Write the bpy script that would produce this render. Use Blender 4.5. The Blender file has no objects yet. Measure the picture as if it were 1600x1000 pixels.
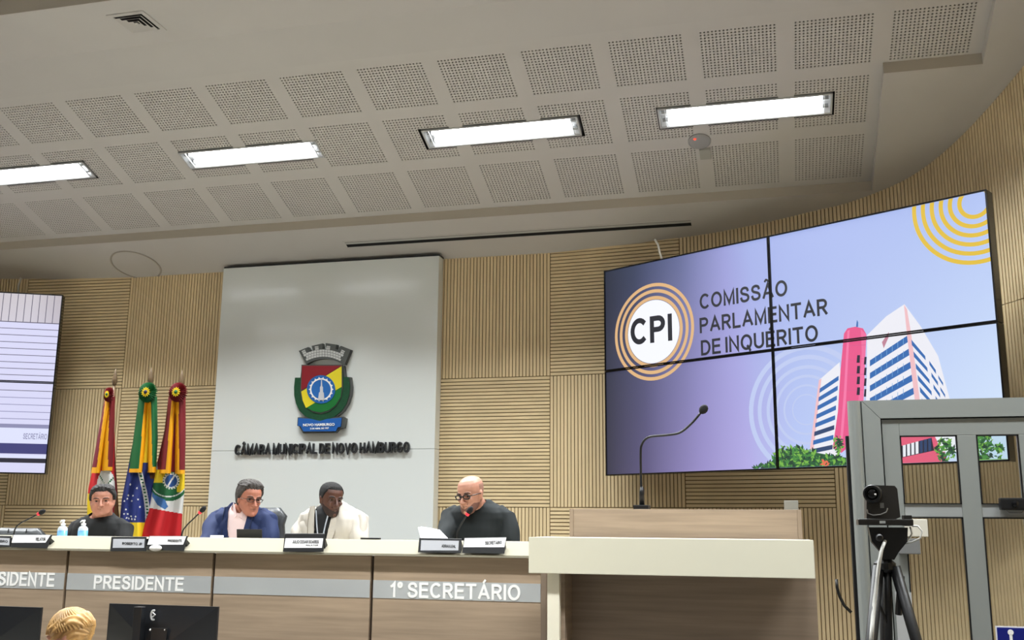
import bpy, bmesh, math, random
from mathutils import Vector, Matrix, noise
random.seed(7)
C = bpy.context.scene.collection
SC = bpy.context.scene
# ------------------------------------------------------------------ camera
CZ = 1.5; FOC = 1600.0
PIT = math.radians(11.447); YAW = math.radians(14.4715); ROL = math.radians(-.505)
cam = bpy.data.objects.new('camera', bpy.data.cameras.new('camera')); C.objects.link(cam)
cam.data.sensor_width = 36; cam.data.lens = 36 * FOC / 1600; cam.data.clip_end = 100
cam.matrix_world = Matrix.Translation((0, 0, CZ)) @ Matrix.Rotation(YAW, 4, 'Z') @ Matrix.Rotation(math.pi/2 + PIT, 4, 'X') @ Matrix.Rotation(-ROL, 4, 'Z')
SC.camera = cam
# ------------------------------------------------------------------ world, lights, exposure
w = bpy.data.worlds.new('world'); SC.world = w; w.use_nodes = True
w.node_tree.nodes['Background'].inputs[0].default_value = (.9, .95, 1, 1)
w.node_tree.nodes['Background'].inputs[1].default_value = .3
SC.view_settings.view_transform = 'Standard'; SC.view_settings.look = 'None'
SC.view_settings.exposure = 0; SC.view_settings.gamma = 1; SC.view_settings.use_curve_mapping = False
def area(name, loc, sx, sy, power, col=(.95, .985, 1), rot=(0, 0, 0), spread=130):
    l = bpy.data.lights.new(name, 'AREA'); l.shape = 'RECTANGLE'; l.size = sx; l.size_y = sy
    l.energy = power; l.color = col; l.spread = math.radians(spread)
    o = bpy.data.objects.new(name, l); C.objects.link(o); o.location = loc; o.rotation_euler = rot
    return o
LAMP_W = 50
HALL = [(x, 3.6, 1.35 if x < -2 else 1.9, 122) for x in (-8.67, -6.92, -5.17, -3.42, -1.67, .08, 1.83)] + [(x, y, k, 104) for y, k in ((1.0, .4), (-1.8, .3), (-4.2, .3)) for x in (-7.8, -4.8, -1.8, 1.25)]
for hx_, hy_, kk, sp_ in HALL: area('hall_lamp', (hx_, hy_, 4.70), 1.1, .22, LAMP_W*kk, spread=sp_)
# ------------------------------------------------------------------ helpers
def ray(px, py):
    x = px - 800; y = 500 - py; c, s = math.cos(ROL), math.sin(ROL)
    x, y = c*x + s*y, -s*x + c*y
    yf = FOC*math.cos(PIT) - y*math.sin(PIT); z = FOC*math.sin(PIT) + y*math.cos(PIT)
    return Vector((x*math.cos(YAW) - yf*math.sin(YAW), x*math.sin(YAW) + yf*math.cos(YAW), z))
def at(px, py, Y):
    r = ray(px, py); r = r*(Y/r.y); return Vector((r.x, r.y, r.z + CZ))
def onpl(px, py, n, d):
    r = ray(px, py); t = (d - n[2]*CZ)/(r.x*n[0] + r.y*n[1] + r.z*n[2])
    return Vector((r.x*t, r.y*t, r.z*t + CZ))
def lin(c): return tuple(((v/255)/12.92 if v/255 <= .04045 else ((v/255 + .055)/1.055)**2.4) for v in c) + (1,)
MATS = {}
def mat(name, rgb, rough=.6, metal=0, emit=0, bump=0, bscale=60, var=0, vscale=8, stretch=(1, 1, 1), coat=0, alpha=1, rnd=0, trans=0, spec=None):
    if name in MATS: return MATS[name]
    m = bpy.data.materials.new(name); m.use_nodes = True; nt = m.node_tree; N = nt.nodes; L = nt.links
    b = N['Principled BSDF']; col = lin(rgb)
    b.inputs['Base Color'].default_value = col; b.inputs['Roughness'].default_value = rough; b.inputs['Metallic'].default_value = metal
    if coat: b.inputs['Coat Weight'].default_value = coat; b.inputs['Coat Roughness'].default_value = .08
    if trans: b.inputs['Transmission Weight'].default_value = trans
    if spec is not None: b.inputs['Specular IOR Level'].default_value = spec
    if emit:
        b.inputs['Emission Color'].default_value = col; b.inputs['Emission Strength'].default_value = emit
        b.inputs['Base Color'].default_value = (.02, .02, .02, 1)
    if var or bump or rnd:
        tc = N.new('ShaderNodeTexCoord'); mp = N.new('ShaderNodeMapping'); mp.inputs['Scale'].default_value = stretch
        L.new(tc.outputs['Object'], mp.inputs['Vector']); vec = mp.outputs['Vector']
        if rnd:
            oi = N.new('ShaderNodeObjectInfo'); va = N.new('ShaderNodeVectorMath'); va.operation = 'ADD'
            mu = N.new('ShaderNodeMath'); mu.operation = 'MULTIPLY'; mu.inputs[1].default_value = 40
            L.new(oi.outputs['Random'], mu.inputs[0]); L.new(mp.outputs['Vector'], va.inputs[0]); L.new(mu.outputs[0], va.inputs[1]); vec = va.outputs[0]
    if var:
        no = N.new('ShaderNodeTexNoise'); no.inputs['Scale'].default_value = vscale; no.inputs['Detail'].default_value = 6
        L.new(vec, no.inputs['Vector'])
        cr = N.new('ShaderNodeValToRGB'); e = cr.color_ramp.elements
        e[0].position = .3; e[1].position = .7
        e[0].color = tuple(v*(1 - var) for v in col[:3]) + (1,); e[1].color = tuple(min(1, v*(1 + var)) for v in col[:3]) + (1,)
        L.new(no.outputs['Fac'], cr.inputs['Fac']); out = cr.outputs['Color']
        if rnd:
            hs = N.new('ShaderNodeHueSaturation'); mr = N.new('ShaderNodeMapRange')
            mr.inputs['To Min'].default_value = 1 - rnd; mr.inputs['To Max'].default_value = 1 + rnd
            L.new(oi.outputs['Random'], mr.inputs['Value']); L.new(mr.outputs['Result'], hs.inputs['Value'])
            L.new(out, hs.inputs['Color']); out = hs.outputs['Color']
        L.new(out, b.inputs['Emission Color' if emit else 'Base Color'])
    if bump:
        nb = N.new('ShaderNodeTexNoise'); nb.inputs['Scale'].default_value = bscale; nb.inputs['Detail'].default_value = 4
        L.new(vec, nb.inputs['Vector']); bp = N.new('ShaderNodeBump'); bp.inputs['Strength'].default_value = bump; bp.inputs['Distance'].default_value = .01
        L.new(nb.outputs['Fac'], bp.inputs['Height']); L.new(bp.outputs['Normal'], b.inputs['Normal'])
    MATS[name] = m; return m
def tag(o, label=None, cat=None, group=None, kind=None):
    if label: o['label'] = label
    if cat: o['category'] = cat
    if group: o['group'] = group
    if kind: o['kind'] = kind
    return o
def empty(name, loc, label, cat, group=None, rz=0):
    o = bpy.data.objects.new(name, None); C.objects.link(o); o.location = loc; o.rotation_euler = (0, 0, rz)
    o.empty_display_size = .1
    return tag(o, label, cat, group)
class MB:
    def __init__(s): s.v = []; s.f = []; s.m = []; s.cm = 0
    def face(s, pts):
        n = len(s.v); s.v += [Vector(p) for p in pts]; s.f.append(tuple(range(n, n + len(pts)))); s.m.append(s.cm)
    def add(s, vs, fs):
        n = len(s.v); s.v += [Vector(p) for p in vs]
        for f in fs: s.f.append(tuple(i + n for i in f)); s.m.append(s.cm)
    def box(s, x0, x1, y0, y1, z0, z1, M=None):
        vs = [Vector((x, y, z)) for x in (x0, x1) for y in (y0, y1) for z in (z0, z1)]
        if M is not None: vs = [M @ v for v in vs]
        s.add(vs, [(0, 1, 3, 2), (4, 6, 7, 5), (0, 4, 5, 1), (2, 3, 7, 6), (0, 2, 6, 4), (1, 5, 7, 3)])
    def bbox(s, x0, x1, y0, y1, z0, z1, r=.005, M=None):   # chamfered box
        bm = bmesh.new(); bmesh.ops.create_cube(bm, size=1)
        for v in bm.verts: v.co = Vector(((x0 + x1)/2 + v.co.x*(x1 - x0), (y0 + y1)/2 + v.co.y*(y1 - y0), (z0 + z1)/2 + v.co.z*(z1 - z0)))
        bmesh.ops.bevel(bm, geom=bm.edges[:], offset=r, segments=2, affect='EDGES', profile=.7)
        bm.verts.index_update()
        vs = [v.co.copy() for v in bm.verts]
        if M is not None: vs = [M @ v for v in vs]
        s.add(vs, [tuple(v.index for v in f.verts) for f in bm.faces]); bm.free()
    def prism(s, poly, vec):                                # closed polygon extruded along vec
        n = len(poly); a = [Vector(p) for p in poly]; vec = Vector(vec)
        s.add(a + [p + vec for p in a], [tuple(range(n)), tuple(range(2*n - 1, n - 1, -1))] + [(i, i + n, (i + 1) % n + n, (i + 1) % n) for i in range(n)])
    def tube(s, pts, r, n=8, caps=True):
        pts = [Vector(p) for p in pts]; rs = r if isinstance(r, (list, tuple)) else [r]*len(pts)
        vs = []; fs = []; up = Vector((0, 0, 1)); px = None
        for i, p in enumerate(pts):
            t = (pts[min(i + 1, len(pts) - 1)] - pts[max(i - 1, 0)]).normalized()
            if px is None:
                px = t.cross(up); px = px if px.length > .05 else t.cross(Vector((1, 0, 0)))
            px = (px - t*px.dot(t)).normalized(); py = t.cross(px)
            for k in range(n):
                a = 2*math.pi*k/n; vs.append(p + (px*math.cos(a) + py*math.sin(a))*rs[i])
        for i in range(len(pts) - 1):
            for k in range(n):
                fs.append((i*n + k, i*n + (k + 1) % n, (i + 1)*n + (k + 1) % n, (i + 1)*n + k))
        if caps: fs += [tuple(range(n - 1, -1, -1)), tuple(range((len(pts) - 1)*n, len(pts)*n))]
        s.add(vs, fs)
    def lathe(s, prof, M=None, n=20):                       # prof = [(r, z)], axis z
        vs = []; fs = []
        for r, z in prof:
            for k in range(n):
                a = 2*math.pi*k/n; v = Vector((r*math.cos(a), r*math.sin(a), z)); vs.append(M @ v if M is not None else v)
        for i in range(len(prof) - 1):
            for k in range(n): fs.append((i*n + k, i*n + (k + 1) % n, (i + 1)*n + (k + 1) % n, (i + 1)*n + k))
        fs += [tuple(range(n - 1, -1, -1)), tuple(range((len(prof) - 1)*n, len(prof)*n))]
        s.add(vs, fs)
    def ball(s, c, rx, ry=None, rz=None, M=None, n=12):
        ry = ry or rx; rz = rz or rx; vs = []; fs = []; c = Vector(c); m = n
        for i in range(1, m):
            th = math.pi*i/m
            for k in range(2*n//2*2 if False else n*2):
                a = math.pi*k/n; vs.append(Vector((rx*math.sin(th)*math.cos(a), ry*math.sin(th)*math.sin(a), rz*math.cos(th))))
        k2 = n*2; vs += [Vector((0, 0, rz)), Vector((0, 0, -rz))]; T = len(vs) - 2
        for i in range(m - 2):
            for k in range(k2): fs.append((i*k2 + k, (i + 1)*k2 + k, (i + 1)*k2 + (k + 1) % k2, i*k2 + (k + 1) % k2))
        for k in range(k2): fs.append((T, k, (k + 1) % k2)); fs.append((T + 1, (m - 2)*k2 + (k + 1) % k2, (m - 2)*k2 + k))
        if M is not None: vs = [M @ v for v in vs]
        s.add([v + c for v in vs], fs)
    def rings(s, rings):                                    # loft of closed vertex rings, capped
        n = len(rings[0]); vs = [v for r in rings for v in r]; fs = []
        for i in range(len(rings) - 1):
            for k in range(n): fs.append((i*n + k, i*n + (k + 1) % n, (i + 1)*n + (k + 1) % n, (i + 1)*n + k))
        fs += [tuple(range(n - 1, -1, -1)), tuple(range((len(rings) - 1)*n, len(rings)*n))]
        s.add(vs, fs)
    def mesh(s, name, mats, smooth=False):
        me = bpy.data.meshes.new(name); me.from_pydata([tuple(v) for v in s.v], [], s.f)
        for m in (mats if isinstance(mats, (list, tuple)) else [mats]): me.materials.append(m)
        me.polygons.foreach_set('material_index', s.m)
        if smooth: me.polygons.foreach_set('use_smooth', [True]*len(s.f))
        me.update(); return me
    def build(s, name, mats, parent=None, label=None, smooth=False, fix=True, local=False):
        me = s.mesh(name, mats, smooth)
        if fix:
            bm = bmesh.new(); bm.from_mesh(me); bmesh.ops.recalc_face_normals(bm, faces=bm.faces[:]); bm.to_mesh(me); bm.free()
        return link(name, me, parent, label, local)
WM = {}                                                      # world matrix of every built object, by name
def world_of(o): return WM.get(o.name, Matrix.Translation(o.location) @ o.rotation_euler.to_matrix().to_4x4())
def link(name, me, parent=None, label=None, local=False, M=None):
    o = bpy.data.objects.new(name, me); C.objects.link(o)
    if M is not None: o.matrix_local = M
    base = Matrix.Identity(4) if M is None else M
    if parent:
        o.parent = parent
        if local: WM[o.name] = world_of(parent) @ base
        else: o.matrix_parent_inverse = world_of(parent).inverted(); WM[o.name] = base
    else: WM[o.name] = base
    if label: o['label'] = label
    return o
def struct(name, mb, m, smooth=False, label=None):
    o = mb.build(name, m, smooth=smooth); o['kind'] = 'structure'
    if label: o['label'] = label
    return o
def centre(o):                                               # put the origin of a single-mesh thing at its base
    me = o.data; xs = [v.co for v in me.vertices]
    c = Vector(((min(v.x for v in xs) + max(v.x for v in xs))/2, (min(v.y for v in xs) + max(v.y for v in xs))/2, min(v.z for v in xs)))
    me.transform(Matrix.Translation(-c)); o.location = c; WM[o.name] = Matrix.Translation(c); return o
PLAIN = str.maketrans('ÃÁÂÉÊÇãáâéê', 'AAAEECaaaee')
def text_raw(s, bold=.0, res=3, extr=0):
    cu = bpy.data.curves.new('t', 'FONT'); cu.body = s; cu.offset = bold; cu.resolution_u = res; cu.extrude = extr
    o = bpy.data.objects.new('t', cu); C.objects.link(o)
    dg = bpy.context.evaluated_depsgraph_get(); me = bpy.data.meshes.new_from_object(o.evaluated_get(dg))
    C.objects.unlink(o); bpy.data.objects.remove(o); return me
def small_text(name, s, bl, br, tl, m, parent=None, depth=.002, bold=.02, local=False, label=None, mi=None):
    """lettering fitted to the box bl-br-tl (box of the string without its accents)"""
    a = text_raw(s, bold, 3, .5); b = text_raw(s.translate(PLAIN), bold, 3, .5)
    xs = [v.co.x for v in b.vertices]; ys = [v.co.y for v in b.vertices]
    x0, x1, y0, y1 = min(xs), max(xs), min(ys), max(ys)
    bl, br, tl = Vector(bl), Vector(br), Vector(tl); U = br - bl; V = tl - bl; Nn = U.cross(V).normalized()
    for v in a.vertices:
        c = v.co; v.co = bl + U*((c.x - x0)/(x1 - x0)) + V*((c.y - y0)/(y1 - y0)) + Nn*(c.z*depth)
    a.materials.clear(); a.materials.append(m); a.name = name
    return link(name, a, parent, label, local)
def _el(cx, cy, rx, ry, a0, a1, n=14): return [(cx + rx*math.cos(math.radians(a0 + (a1 - a0)*i/n)), cy + ry*math.sin(math.radians(a0 + (a1 - a0)*i/n))) for i in range(n + 1)]
def _q(pts, n=5):
    out = []
    for i in range(len(pts) - 1):
        p0, p1, p2, p3 = [Vector(pts[max(0, min(len(pts) - 1, i + k))]) for k in (-1, 0, 1, 2)]
        for j in range(n):
            t = j/n; v = .5*((2*p1) + (p2 - p0)*t + (2*p0 - 5*p1 + 4*p2 - p3)*t*t + (3*p1 - p0 - 3*p2 + p3)*t*t*t); out.append((v.x, v.y))
    return out + [pts[-1]]
GLY = {'A': (.80, [[(0, 0), (.40, 1), (.80, 0)], [(.14, .32), (.66, .32)]]), 'B': (.66, [[(0, 0), (0, 1), (.36, 1)] + _el(.36, .765, .26, .235, 90, -90, 9) + [(0, .53)], [(0, 0), (.38, 0)] + _el(.38, .265, .28, .265, -90, 90, 9)]),
 'C': (.76, [_el(.41, .5, .41, .5, 48, 312, 20)]), 'D': (.72, [[(0, 0), (0, 1), (.28, 1)] + _el(.28, .5, .44, .5, 90, -90, 14) + [(0, 0)]]), 'E': (.60, [[(.60, 0), (0, 0), (0, 1), (.58, 1)], [(0, .52), (.54, .52)]]),
 'G': (.80, [_el(.42, .5, .42, .5, 48, 325, 22) + [(.78, .44), (.46, .44)]]), 'H': (.70, [[(0, 0), (0, 1)], [(.7, 0), (.7, 1)], [(0, .52), (.7, .52)]]), 'I': (.0, [[(0, 0), (0, 1)]]), 'L': (.54, [[(0, 1), (0, 0), (.54, 0)]]),
 'M': (.84, [[(0, 0), (0, 1), (.42, .08), (.84, 1), (.84, 0)]]), 'N': (.70, [[(0, 0), (0, 1), (.70, 0), (.70, 1)]]), 'O': (.84, [_el(.42, .5, .42, .5, 0, 360, 26)]), 'P': (.64, [[(0, 0), (0, 1), (.36, 1)] + _el(.36, .74, .28, .26, 90, -90, 9) + [(0, .48)]]),
 'Q': (.84, [_el(.42, .5, .42, .5, 0, 360, 26), [(.50, .22), (.66, .02), (.74, -.16)]]), 'R': (.66, [[(0, 0), (0, 1), (.36, 1)] + _el(.36, .74, .28, .26, 90, -90, 9) + [(0, .48)], [(.34, .48), (.66, 0)]]),
 'S': (.66, [_q([(.62, .76), (.55, .93), (.34, 1), (.12, .94), (.03, .76), (.12, .60), (.34, .52), (.56, .43), (.66, .26), (.57, .07), (.33, 0), (.10, .06), (0, .26)])]), 'T': (.68, [[(0, 1), (.68, 1)], [(.34, 1), (.34, 0)]]),
 'U': (.70, [[(0, 1), (0, .33)] + _el(.35, .33, .35, .33, 180, 360, 12) + [(.7, 1)]]), 'V': (.78, [[(0, 1), (.39, 0), (.78, 1)]]), 'J': (.44, [[(.44, 1), (.44, .25)] + _el(.22, .25, .22, .25, 0, -180, 8)]), '1': (.30, [[(0, .74), (.14, .82), (.28, 1), (.28, 0)]]), 'º': (.26, [_el(.13, .87, .14, .15, 0, 360, 16)]), '-': (.3, [[(0, .42), (.3, .42)]])}
ACC = {'Á': ('A', [[(.36, 1.20), (.50, 1.38)]]), 'Â': ('A', [[(.24, 1.19), (.40, 1.36), (.56, 1.19)]]), 'Ã': ('A', [_q([(.16, 1.20), (.27, 1.33), (.40, 1.26), (.52, 1.20), (.62, 1.33)], 3)]), 'É': ('E', [[(.26, 1.20), (.40, 1.38)]])}
def text(name, s, bl, br, tl, m, parent=None, depth=.002, bold=.02, local=False, label=None, t=.20, gap=.15):
    """sans-serif capitals drawn as mitred strokes, fitted to the box bl-br-tl (accents may stand above it)"""
    bl, br, tl = Vector(bl), Vector(br), Vector(tl); U = br - bl; V = tl - bl; Nn = U.cross(V).normalized(); h = t/2
    x = 0; P = []
    for ch in s:
        if ch in ' .': x += .30; continue
        g = ACC.get(ch); w, st = GLY[g[0] if g else ch]
        for pl in st + (g[1] if g else []): P.append(([(px + x, py) for px, py in pl], h if (not g or pl in st) else h*.8))
        x += w + t + gap
    x -= gap + t; asp = (V.length/(1 + t))/(U.length/(x + t)); mb = MB()
    def mp(q, z): return bl + U*((q[0] + h)/(x + t)) + V*((q[1] + h)/(1 + t)) + Nn*z
    for si, (pl, hh) in enumerate(P):
        zo = depth*.05*(si % 4)
        q = [Vector(p) for p in pl]; q = [p for i, p in enumerate(q) if i == 0 or (p - q[i - 1]).length > 1e-4]; closed = (q[0] - q[-1]).length < 1e-3; n = len(q); Lf = []; Rt = []
        for i in range(n):
            a = q[i - 1] if i else (q[-2] if closed else None); b = q[i + 1] if i < n - 1 else (q[1] if closed else None)
            d1 = (q[i] - a).normalized() if a is not None else None; d2 = (b - q[i]).normalized() if b is not None else None
            d1 = d1 or d2; d2 = d2 or d1; n1 = Vector((-d1.y, d1.x)); n2 = Vector((-d2.y, d2.x)); mm = n1 + n2; mm = n1 if mm.length < .1 else mm.normalized()
            k = hh/max(.42, mm.dot(n1)); e = Vector((0, 0))
            if not closed and i in (0, n - 1): e = (-d2 if i == 0 else d1)*hh*(1 if abs(d1.x) < .02 or abs(d1.y) < .02 else .5)
            Lf.append(q[i] + mm*k + e); Rt.append(q[i] - mm*k + e)
        for i in range(n - 1):
            c = [Lf[i], Lf[i + 1], Rt[i + 1], Rt[i]]; zo += depth*.008
            mb.add([mp(p, depth/2 + zo) for p in c] + [mp(p, -depth/2) for p in c], [(3, 2, 1, 0), (4, 5, 6, 7), (0, 1, 5, 4), (2, 3, 7, 6)] + ([(0, 4, 7, 3)] if i == 0 and not closed else []) + ([(1, 2, 6, 5)] if i == n - 2 and not closed else []))
    return mb.build(name, m, parent, label, False, True, local)
def smoothstep(a, b, x):
    t = max(0, min(1, (x - a)/(b - a))); return t*t*(3 - 2*t)
def inpoly(x, y, P):
    c = False; j = len(P) - 1
    for i in range(len(P)):
        if (P[i][1] > y) != (P[j][1] > y) and x < (P[j][0] - P[i][0])*(y - P[i][1])/(P[j][1] - P[i][1]) + P[i][0]: c = not c
        j = i
    return c
# ------------------------------------------------------------------ materials
plaster = mat('plaster', (206, 203, 199), .85, var=.02, vscale=2)
plaster_rec = mat('plaster_perforated', (208, 205, 201), .85)
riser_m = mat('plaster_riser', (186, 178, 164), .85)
dark_m = mat('void_dark', (30, 28, 26), .95)
slat_m = mat('slat_wood', (232, 210, 166), .5, var=.07, vscale=3, stretch=(1.5, 1.5, 1.5), rnd=.05)
slat_back = mat('slat_backing', (120, 97, 62), .8)
desk_wood = mat('desk_wood', (160, 140, 118), .5, var=.17, vscale=3.0, stretch=(.7, 1, 14))
lect_wood = mat('lectern_wood', (148, 130, 112), .5, var=.16, vscale=3.0, stretch=(.7, 1, 15))
cream = mat('cream_laminate', (232, 226, 206), .6)
silver = mat('silver_strip', (198, 202, 204), .3, metal=.35, var=.04, vscale=3)
white_m = mat('white_letters', (248, 248, 246), .4)
black_m = mat('black_plastic', (18, 19, 21), .4)
black_g = mat('black_glossy', (10, 11, 14), .15)
metal_m = mat('metal_grey', (150, 152, 152), .35, metal=.7)
alu = mat('door_aluminium', (150, 155, 152), .42, metal=.25)
white_panel_m = mat('white_gloss_panel', (228, 233, 230), .17, coat=.5)
leather = mat('black_leather', (52, 55, 58), .38, bump=.2, bscale=40)
floor_m = mat('floor_grey', (94, 92, 90), .5, var=.08, vscale=3)
carpet_m = mat('dais_carpet', (92, 88, 84), .9)
# ------------------------------------------------------------------ room
SL = .36; D = 8.3; H0 = 3.7976; E_ = .075; LV = 5.7      # ceiling falls towards the stage; level behind the crease LV
def zc(y): return H0 + SL*(D - max(y, LV))
ZL = zc(LV)
mb = MB(); mb.box(-12, 4.5, -6.2, 5.55, -.1, 0); struct('floor', mb, floor_m)
mb = MB(); mb.box(-11, 3, 5.55, 8.6, 0, .5); struct('floor', mb, carpet_m, label='raised stage floor behind the desk')
# wall plan
PL = [(-11.2, -6), (-10.9, 2.5), (-10.45, 5), (-10.0, 6.3), (-9.4, 7.25), (-8.75, 7.8), (-8.0, 8.1), (-7.29, 8.2), (-6.6, 8.26), (-5.9, 8.3), (-1.805, 8.3),
      (-1.33, 8.262), (-.71, 8.2), (-.39, 8.155), (.009, 8.065), (.396, 7.955), (.63, 7.885), (.94, 7.72), (1.14, 7.54), (1.325, 7.28), (1.485, 6.98), (1.63, 6.66), (1.82, 6.2), (2.08, 5.5), (2.45, 4.4), (3.0, 2.5), (3.6, -6)]
# Catmull-Rom refinement of the curved runs
PF = []
for i in range(len(PL) - 1):
    p0 = Vector(PL[max(i - 1, 0)]); p1 = Vector(PL[i]); p2 = Vector(PL[i + 1]); p3 = Vector(PL[min(i + 2, len(PL) - 1)])
    straight = (i in (0, 9, len(PL) - 2))
    k = 1 if straight else 5
    for j in range(k):
        t = j/k
        if straight: q = p1
        else:
            if i == 10: p0 = Vector((-2.3, 8.3))
            if i == 8: p3 = Vector((-5.2, 8.3))
            q = .5*((2*p1) + (p2 - p0)*t + (2*p0 - 5*p1 + 4*p2 - p3)*t*t + (3*p1 - p0 - 3*p2 + p3)*t*t*t)
        PF.append(q.copy())
PF.append(Vector(PL[-1]))
SA = [0]
for i in range(1, len(PF)): SA.append(SA[-1] + (PF[i] - PF[i - 1]).length)
def wpos(s):
    for i in range(1, len(SA)):
        if s <= SA[i] or i == len(SA) - 1:
            d = (PF[i] - PF[i - 1]).normalized(); return PF[i - 1] + d*(s - SA[i - 1]), d, Vector((d.y, -d.x))
def s_at_x(x):
    best = None
    for i in range(1, len(PF)):
        a, b = PF[i - 1], PF[i]
        if a.x <= x <= b.x: return SA[i - 1] + (x - a.x)/(b.x - a.x)*(SA[i] - SA[i - 1])
mb = MB()
for i in range(1, len(PF)):
    a, b = PF[i - 1], PF[i]; n = Vector(((b - a).y, -(b - a).x)).normalized()
    mb.add([(p.x - n.x*o, p.y - n.y*o, z) for o in (0, .12) for z in (0, 5.2) for p in (a, b)],
           [(0, 1, 3, 2), (4, 6, 7, 5), (0, 4, 5, 1), (2, 3, 7, 6), (0, 2, 6, 4), (1, 5, 7, 3)])
wall = struct('wall_back', mb, mat('wall_board', (196, 176, 140), .7), label='curved wall behind the stage clad in light wood slats')
mb = MB(); mb.box(-11.4, 3.8, -6.2, -6.05, 0, 5.2); struct('wall_front', mb, mat('hall_paint', (214, 208, 194), .8))
J0, J1, J2 = .582, 1.662, 2.742
PITCH = .0300; SWID = .0225; STH = .010; BT = .008
def sweep(s0, s1, z0, z1, o0, o1, step=.12):               # a strip that follows the wall plan
    n = max(1, int((s1 - s0)/step)); straight = PL[9][0] <= wpos(s0)[0].x and wpos(s1)[0].x <= PL[10][0]
    if straight: n = 1
    mb = MB(); R = []
    for i in range(n + 1):
        p, d, nn = wpos(s0 + (s1 - s0)*i/n)
        R.append([Vector((p.x + nn.x*o, p.y + nn.y*o, z)) for o, z in ((o0, z0), (o1, z0), (o1, z1), (o0, z1))])
    mb.rings(R); return mb
unit = MB(); unit.box(-.5, .5, -.5, .5, 0, 1); unit_me = unit.mesh('slat', slat_m)
def ctop(p): return zc(p.y) + .01
def slat_panel(s0, s1, z0, z1, vertical, single=True):
    back = sweep(s0, s1, z0, z1 if z1 else 4.0, .001, BT)
    pn = back.build('slat_panel', slat_back, wall)
    stuff = None if single else MB()
    if vertical:
        n = int(round((s1 - s0)/PITCH)); p_ = (s1 - s0)/n
        for i in range(n):
            p, d, nn = wpos(s0 + (i + .5)*p_)
            top = z1 if z1 else ctop(p)
            M = Matrix.Translation((p.x + nn.x*(BT + STH/2), p.y + nn.y*(BT + STH/2), z0 + .003)) @ Matrix.Rotation(math.atan2(d.y, d.x), 4, 'Z') @ Matrix.Diagonal((SWID, STH, top - z0 - .006, 1))
            if single: link('slat', unit_me, pn, M=M)
            else: stuff.box(-.5, .5, -.5, .5, 0, 1, M)
    else:
        zt = z1 if z1 else ctop(wpos((s0 + s1)/2)[0]) + .03
        n = int(round((zt - z0)/PITCH)); me = None
        for i in range(n):
            z = z0 + (i + .5)*(zt - z0)/n
            if single:
                if me is None: me = sweep(s0 + .004, s1 - .004, -SWID/2, SWID/2, BT, BT + STH).mesh('slat', slat_m)
                link('slat', me, pn, M=Matrix.Translation((0, 0, z)))
            else:
                q = sweep(s0 + .004, s1 - .004, z - SWID/2, z + SWID/2, BT, BT + STH); stuff.add(q.v, q.f)
    if not single:
        o = stuff.build('slats', slat_m, pn); o['kind'] = 'stuff'
    return pn
sx = s_at_x
sA, sB = sx(-6.98), sx(-5.89)
sC, sD = sx(-2.9), sx(-1.805)
sE = sx(-.70); sF = sE + 1.14
cols = [(sA - 1.1, sA, 'VHV', ''), (sA, sB, 'HVH', ''), (sB, sB + 1.1, 'VHV', '12'), (sC, sD, 'VHV', '123'), (sD, sE, 'HVH', '23'), (sE, sF, 'VHV', '')]
for a, b, pat, single in cols:
    slat_panel(a, b, J2, None, pat[0] == 'V', '1' in single)
    slat_panel(a, b, J1, J2, pat[1] == 'V', '2' in single)
    slat_panel(a, b, J0, J1, pat[2] == 'V', '3' in single)
s = sF
for k in range(4):
    slat_panel(s, s + 1.1, 2.93, None, True, False); slat_panel(s, s + 1.1, J0, 2.93, True, False); s += 1.1
sR = s
s = sA - 1.1
for k in range(3):
    slat_panel(s - 1.1, s, J1, None, True, False); slat_panel(s - 1.1, s, J0, J1, True, False); s -= 1.1
q = sweep(sx(-8.7), sR, .5, J0, 0, .022); struct('baseboard_back', q, mat('base_wood', (176, 152, 112), .5))
# ---- ceiling: sloping soffit with a recessed perforated field
def cpt(x, y, up=0): return Vector((x, y, zc(y) + up))
mb = MB(); TH = .16
XR1, XR2, YN, YM, YF = 1.37, .775, 6.02, 6.60, 7.755      # recess outline (right edges, near, step, far)
XL = -8.6
def cbox(x0, x1, y0, y1, up=0, th=TH):
    if x1 <= x0: return
    vs = [(x, y, zc(y) + up + t) for x in (x0, x1) for y in (y0, y1) for t in (0, th)]
    mb.add(vs, [(0, 1, 3, 2), (4, 6, 7, 5), (0, 4, 5, 1), (2, 3, 7, 6), (0, 2, 6, 4), (1, 5, 7, 3)])
cbox(-11.5, 4, LV, YN); cbox(-11.5, XL, YN, 8.8); cbox(XR1, 4, YN, 8.8); cbox(XR2, XR1, YM, 8.8); cbox(XL, XR2, YF, 8.8)
# level part with its own recess at upper left of the view
tl0 = onpl(0, 26, (0, 0, 1), ZL); tl1 = onpl(165, 0, (0, 0, 1), ZL); YT = (tl0.y + tl1.y)/2
cbox(-11.5, 4, YT, LV); cbox(-11.5, 4, -6.2, YT - 1.6); cbox(-2.2, 4, YT - 1.6, YT); cbox(-11.5, -8.6, YT - 1.6, YT)
ceil = struct('ceiling', mb, plaster, label='plaster ceiling that slopes down towards the stage')
mb = MB()
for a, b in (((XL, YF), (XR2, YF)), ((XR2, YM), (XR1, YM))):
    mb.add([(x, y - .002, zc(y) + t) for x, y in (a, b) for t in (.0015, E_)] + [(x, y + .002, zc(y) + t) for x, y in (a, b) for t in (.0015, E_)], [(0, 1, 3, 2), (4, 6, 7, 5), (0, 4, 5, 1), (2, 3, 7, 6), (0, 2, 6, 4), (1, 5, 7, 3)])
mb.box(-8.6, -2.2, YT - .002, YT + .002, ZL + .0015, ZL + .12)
mb.build('riser', riser_m, ceil)
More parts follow.
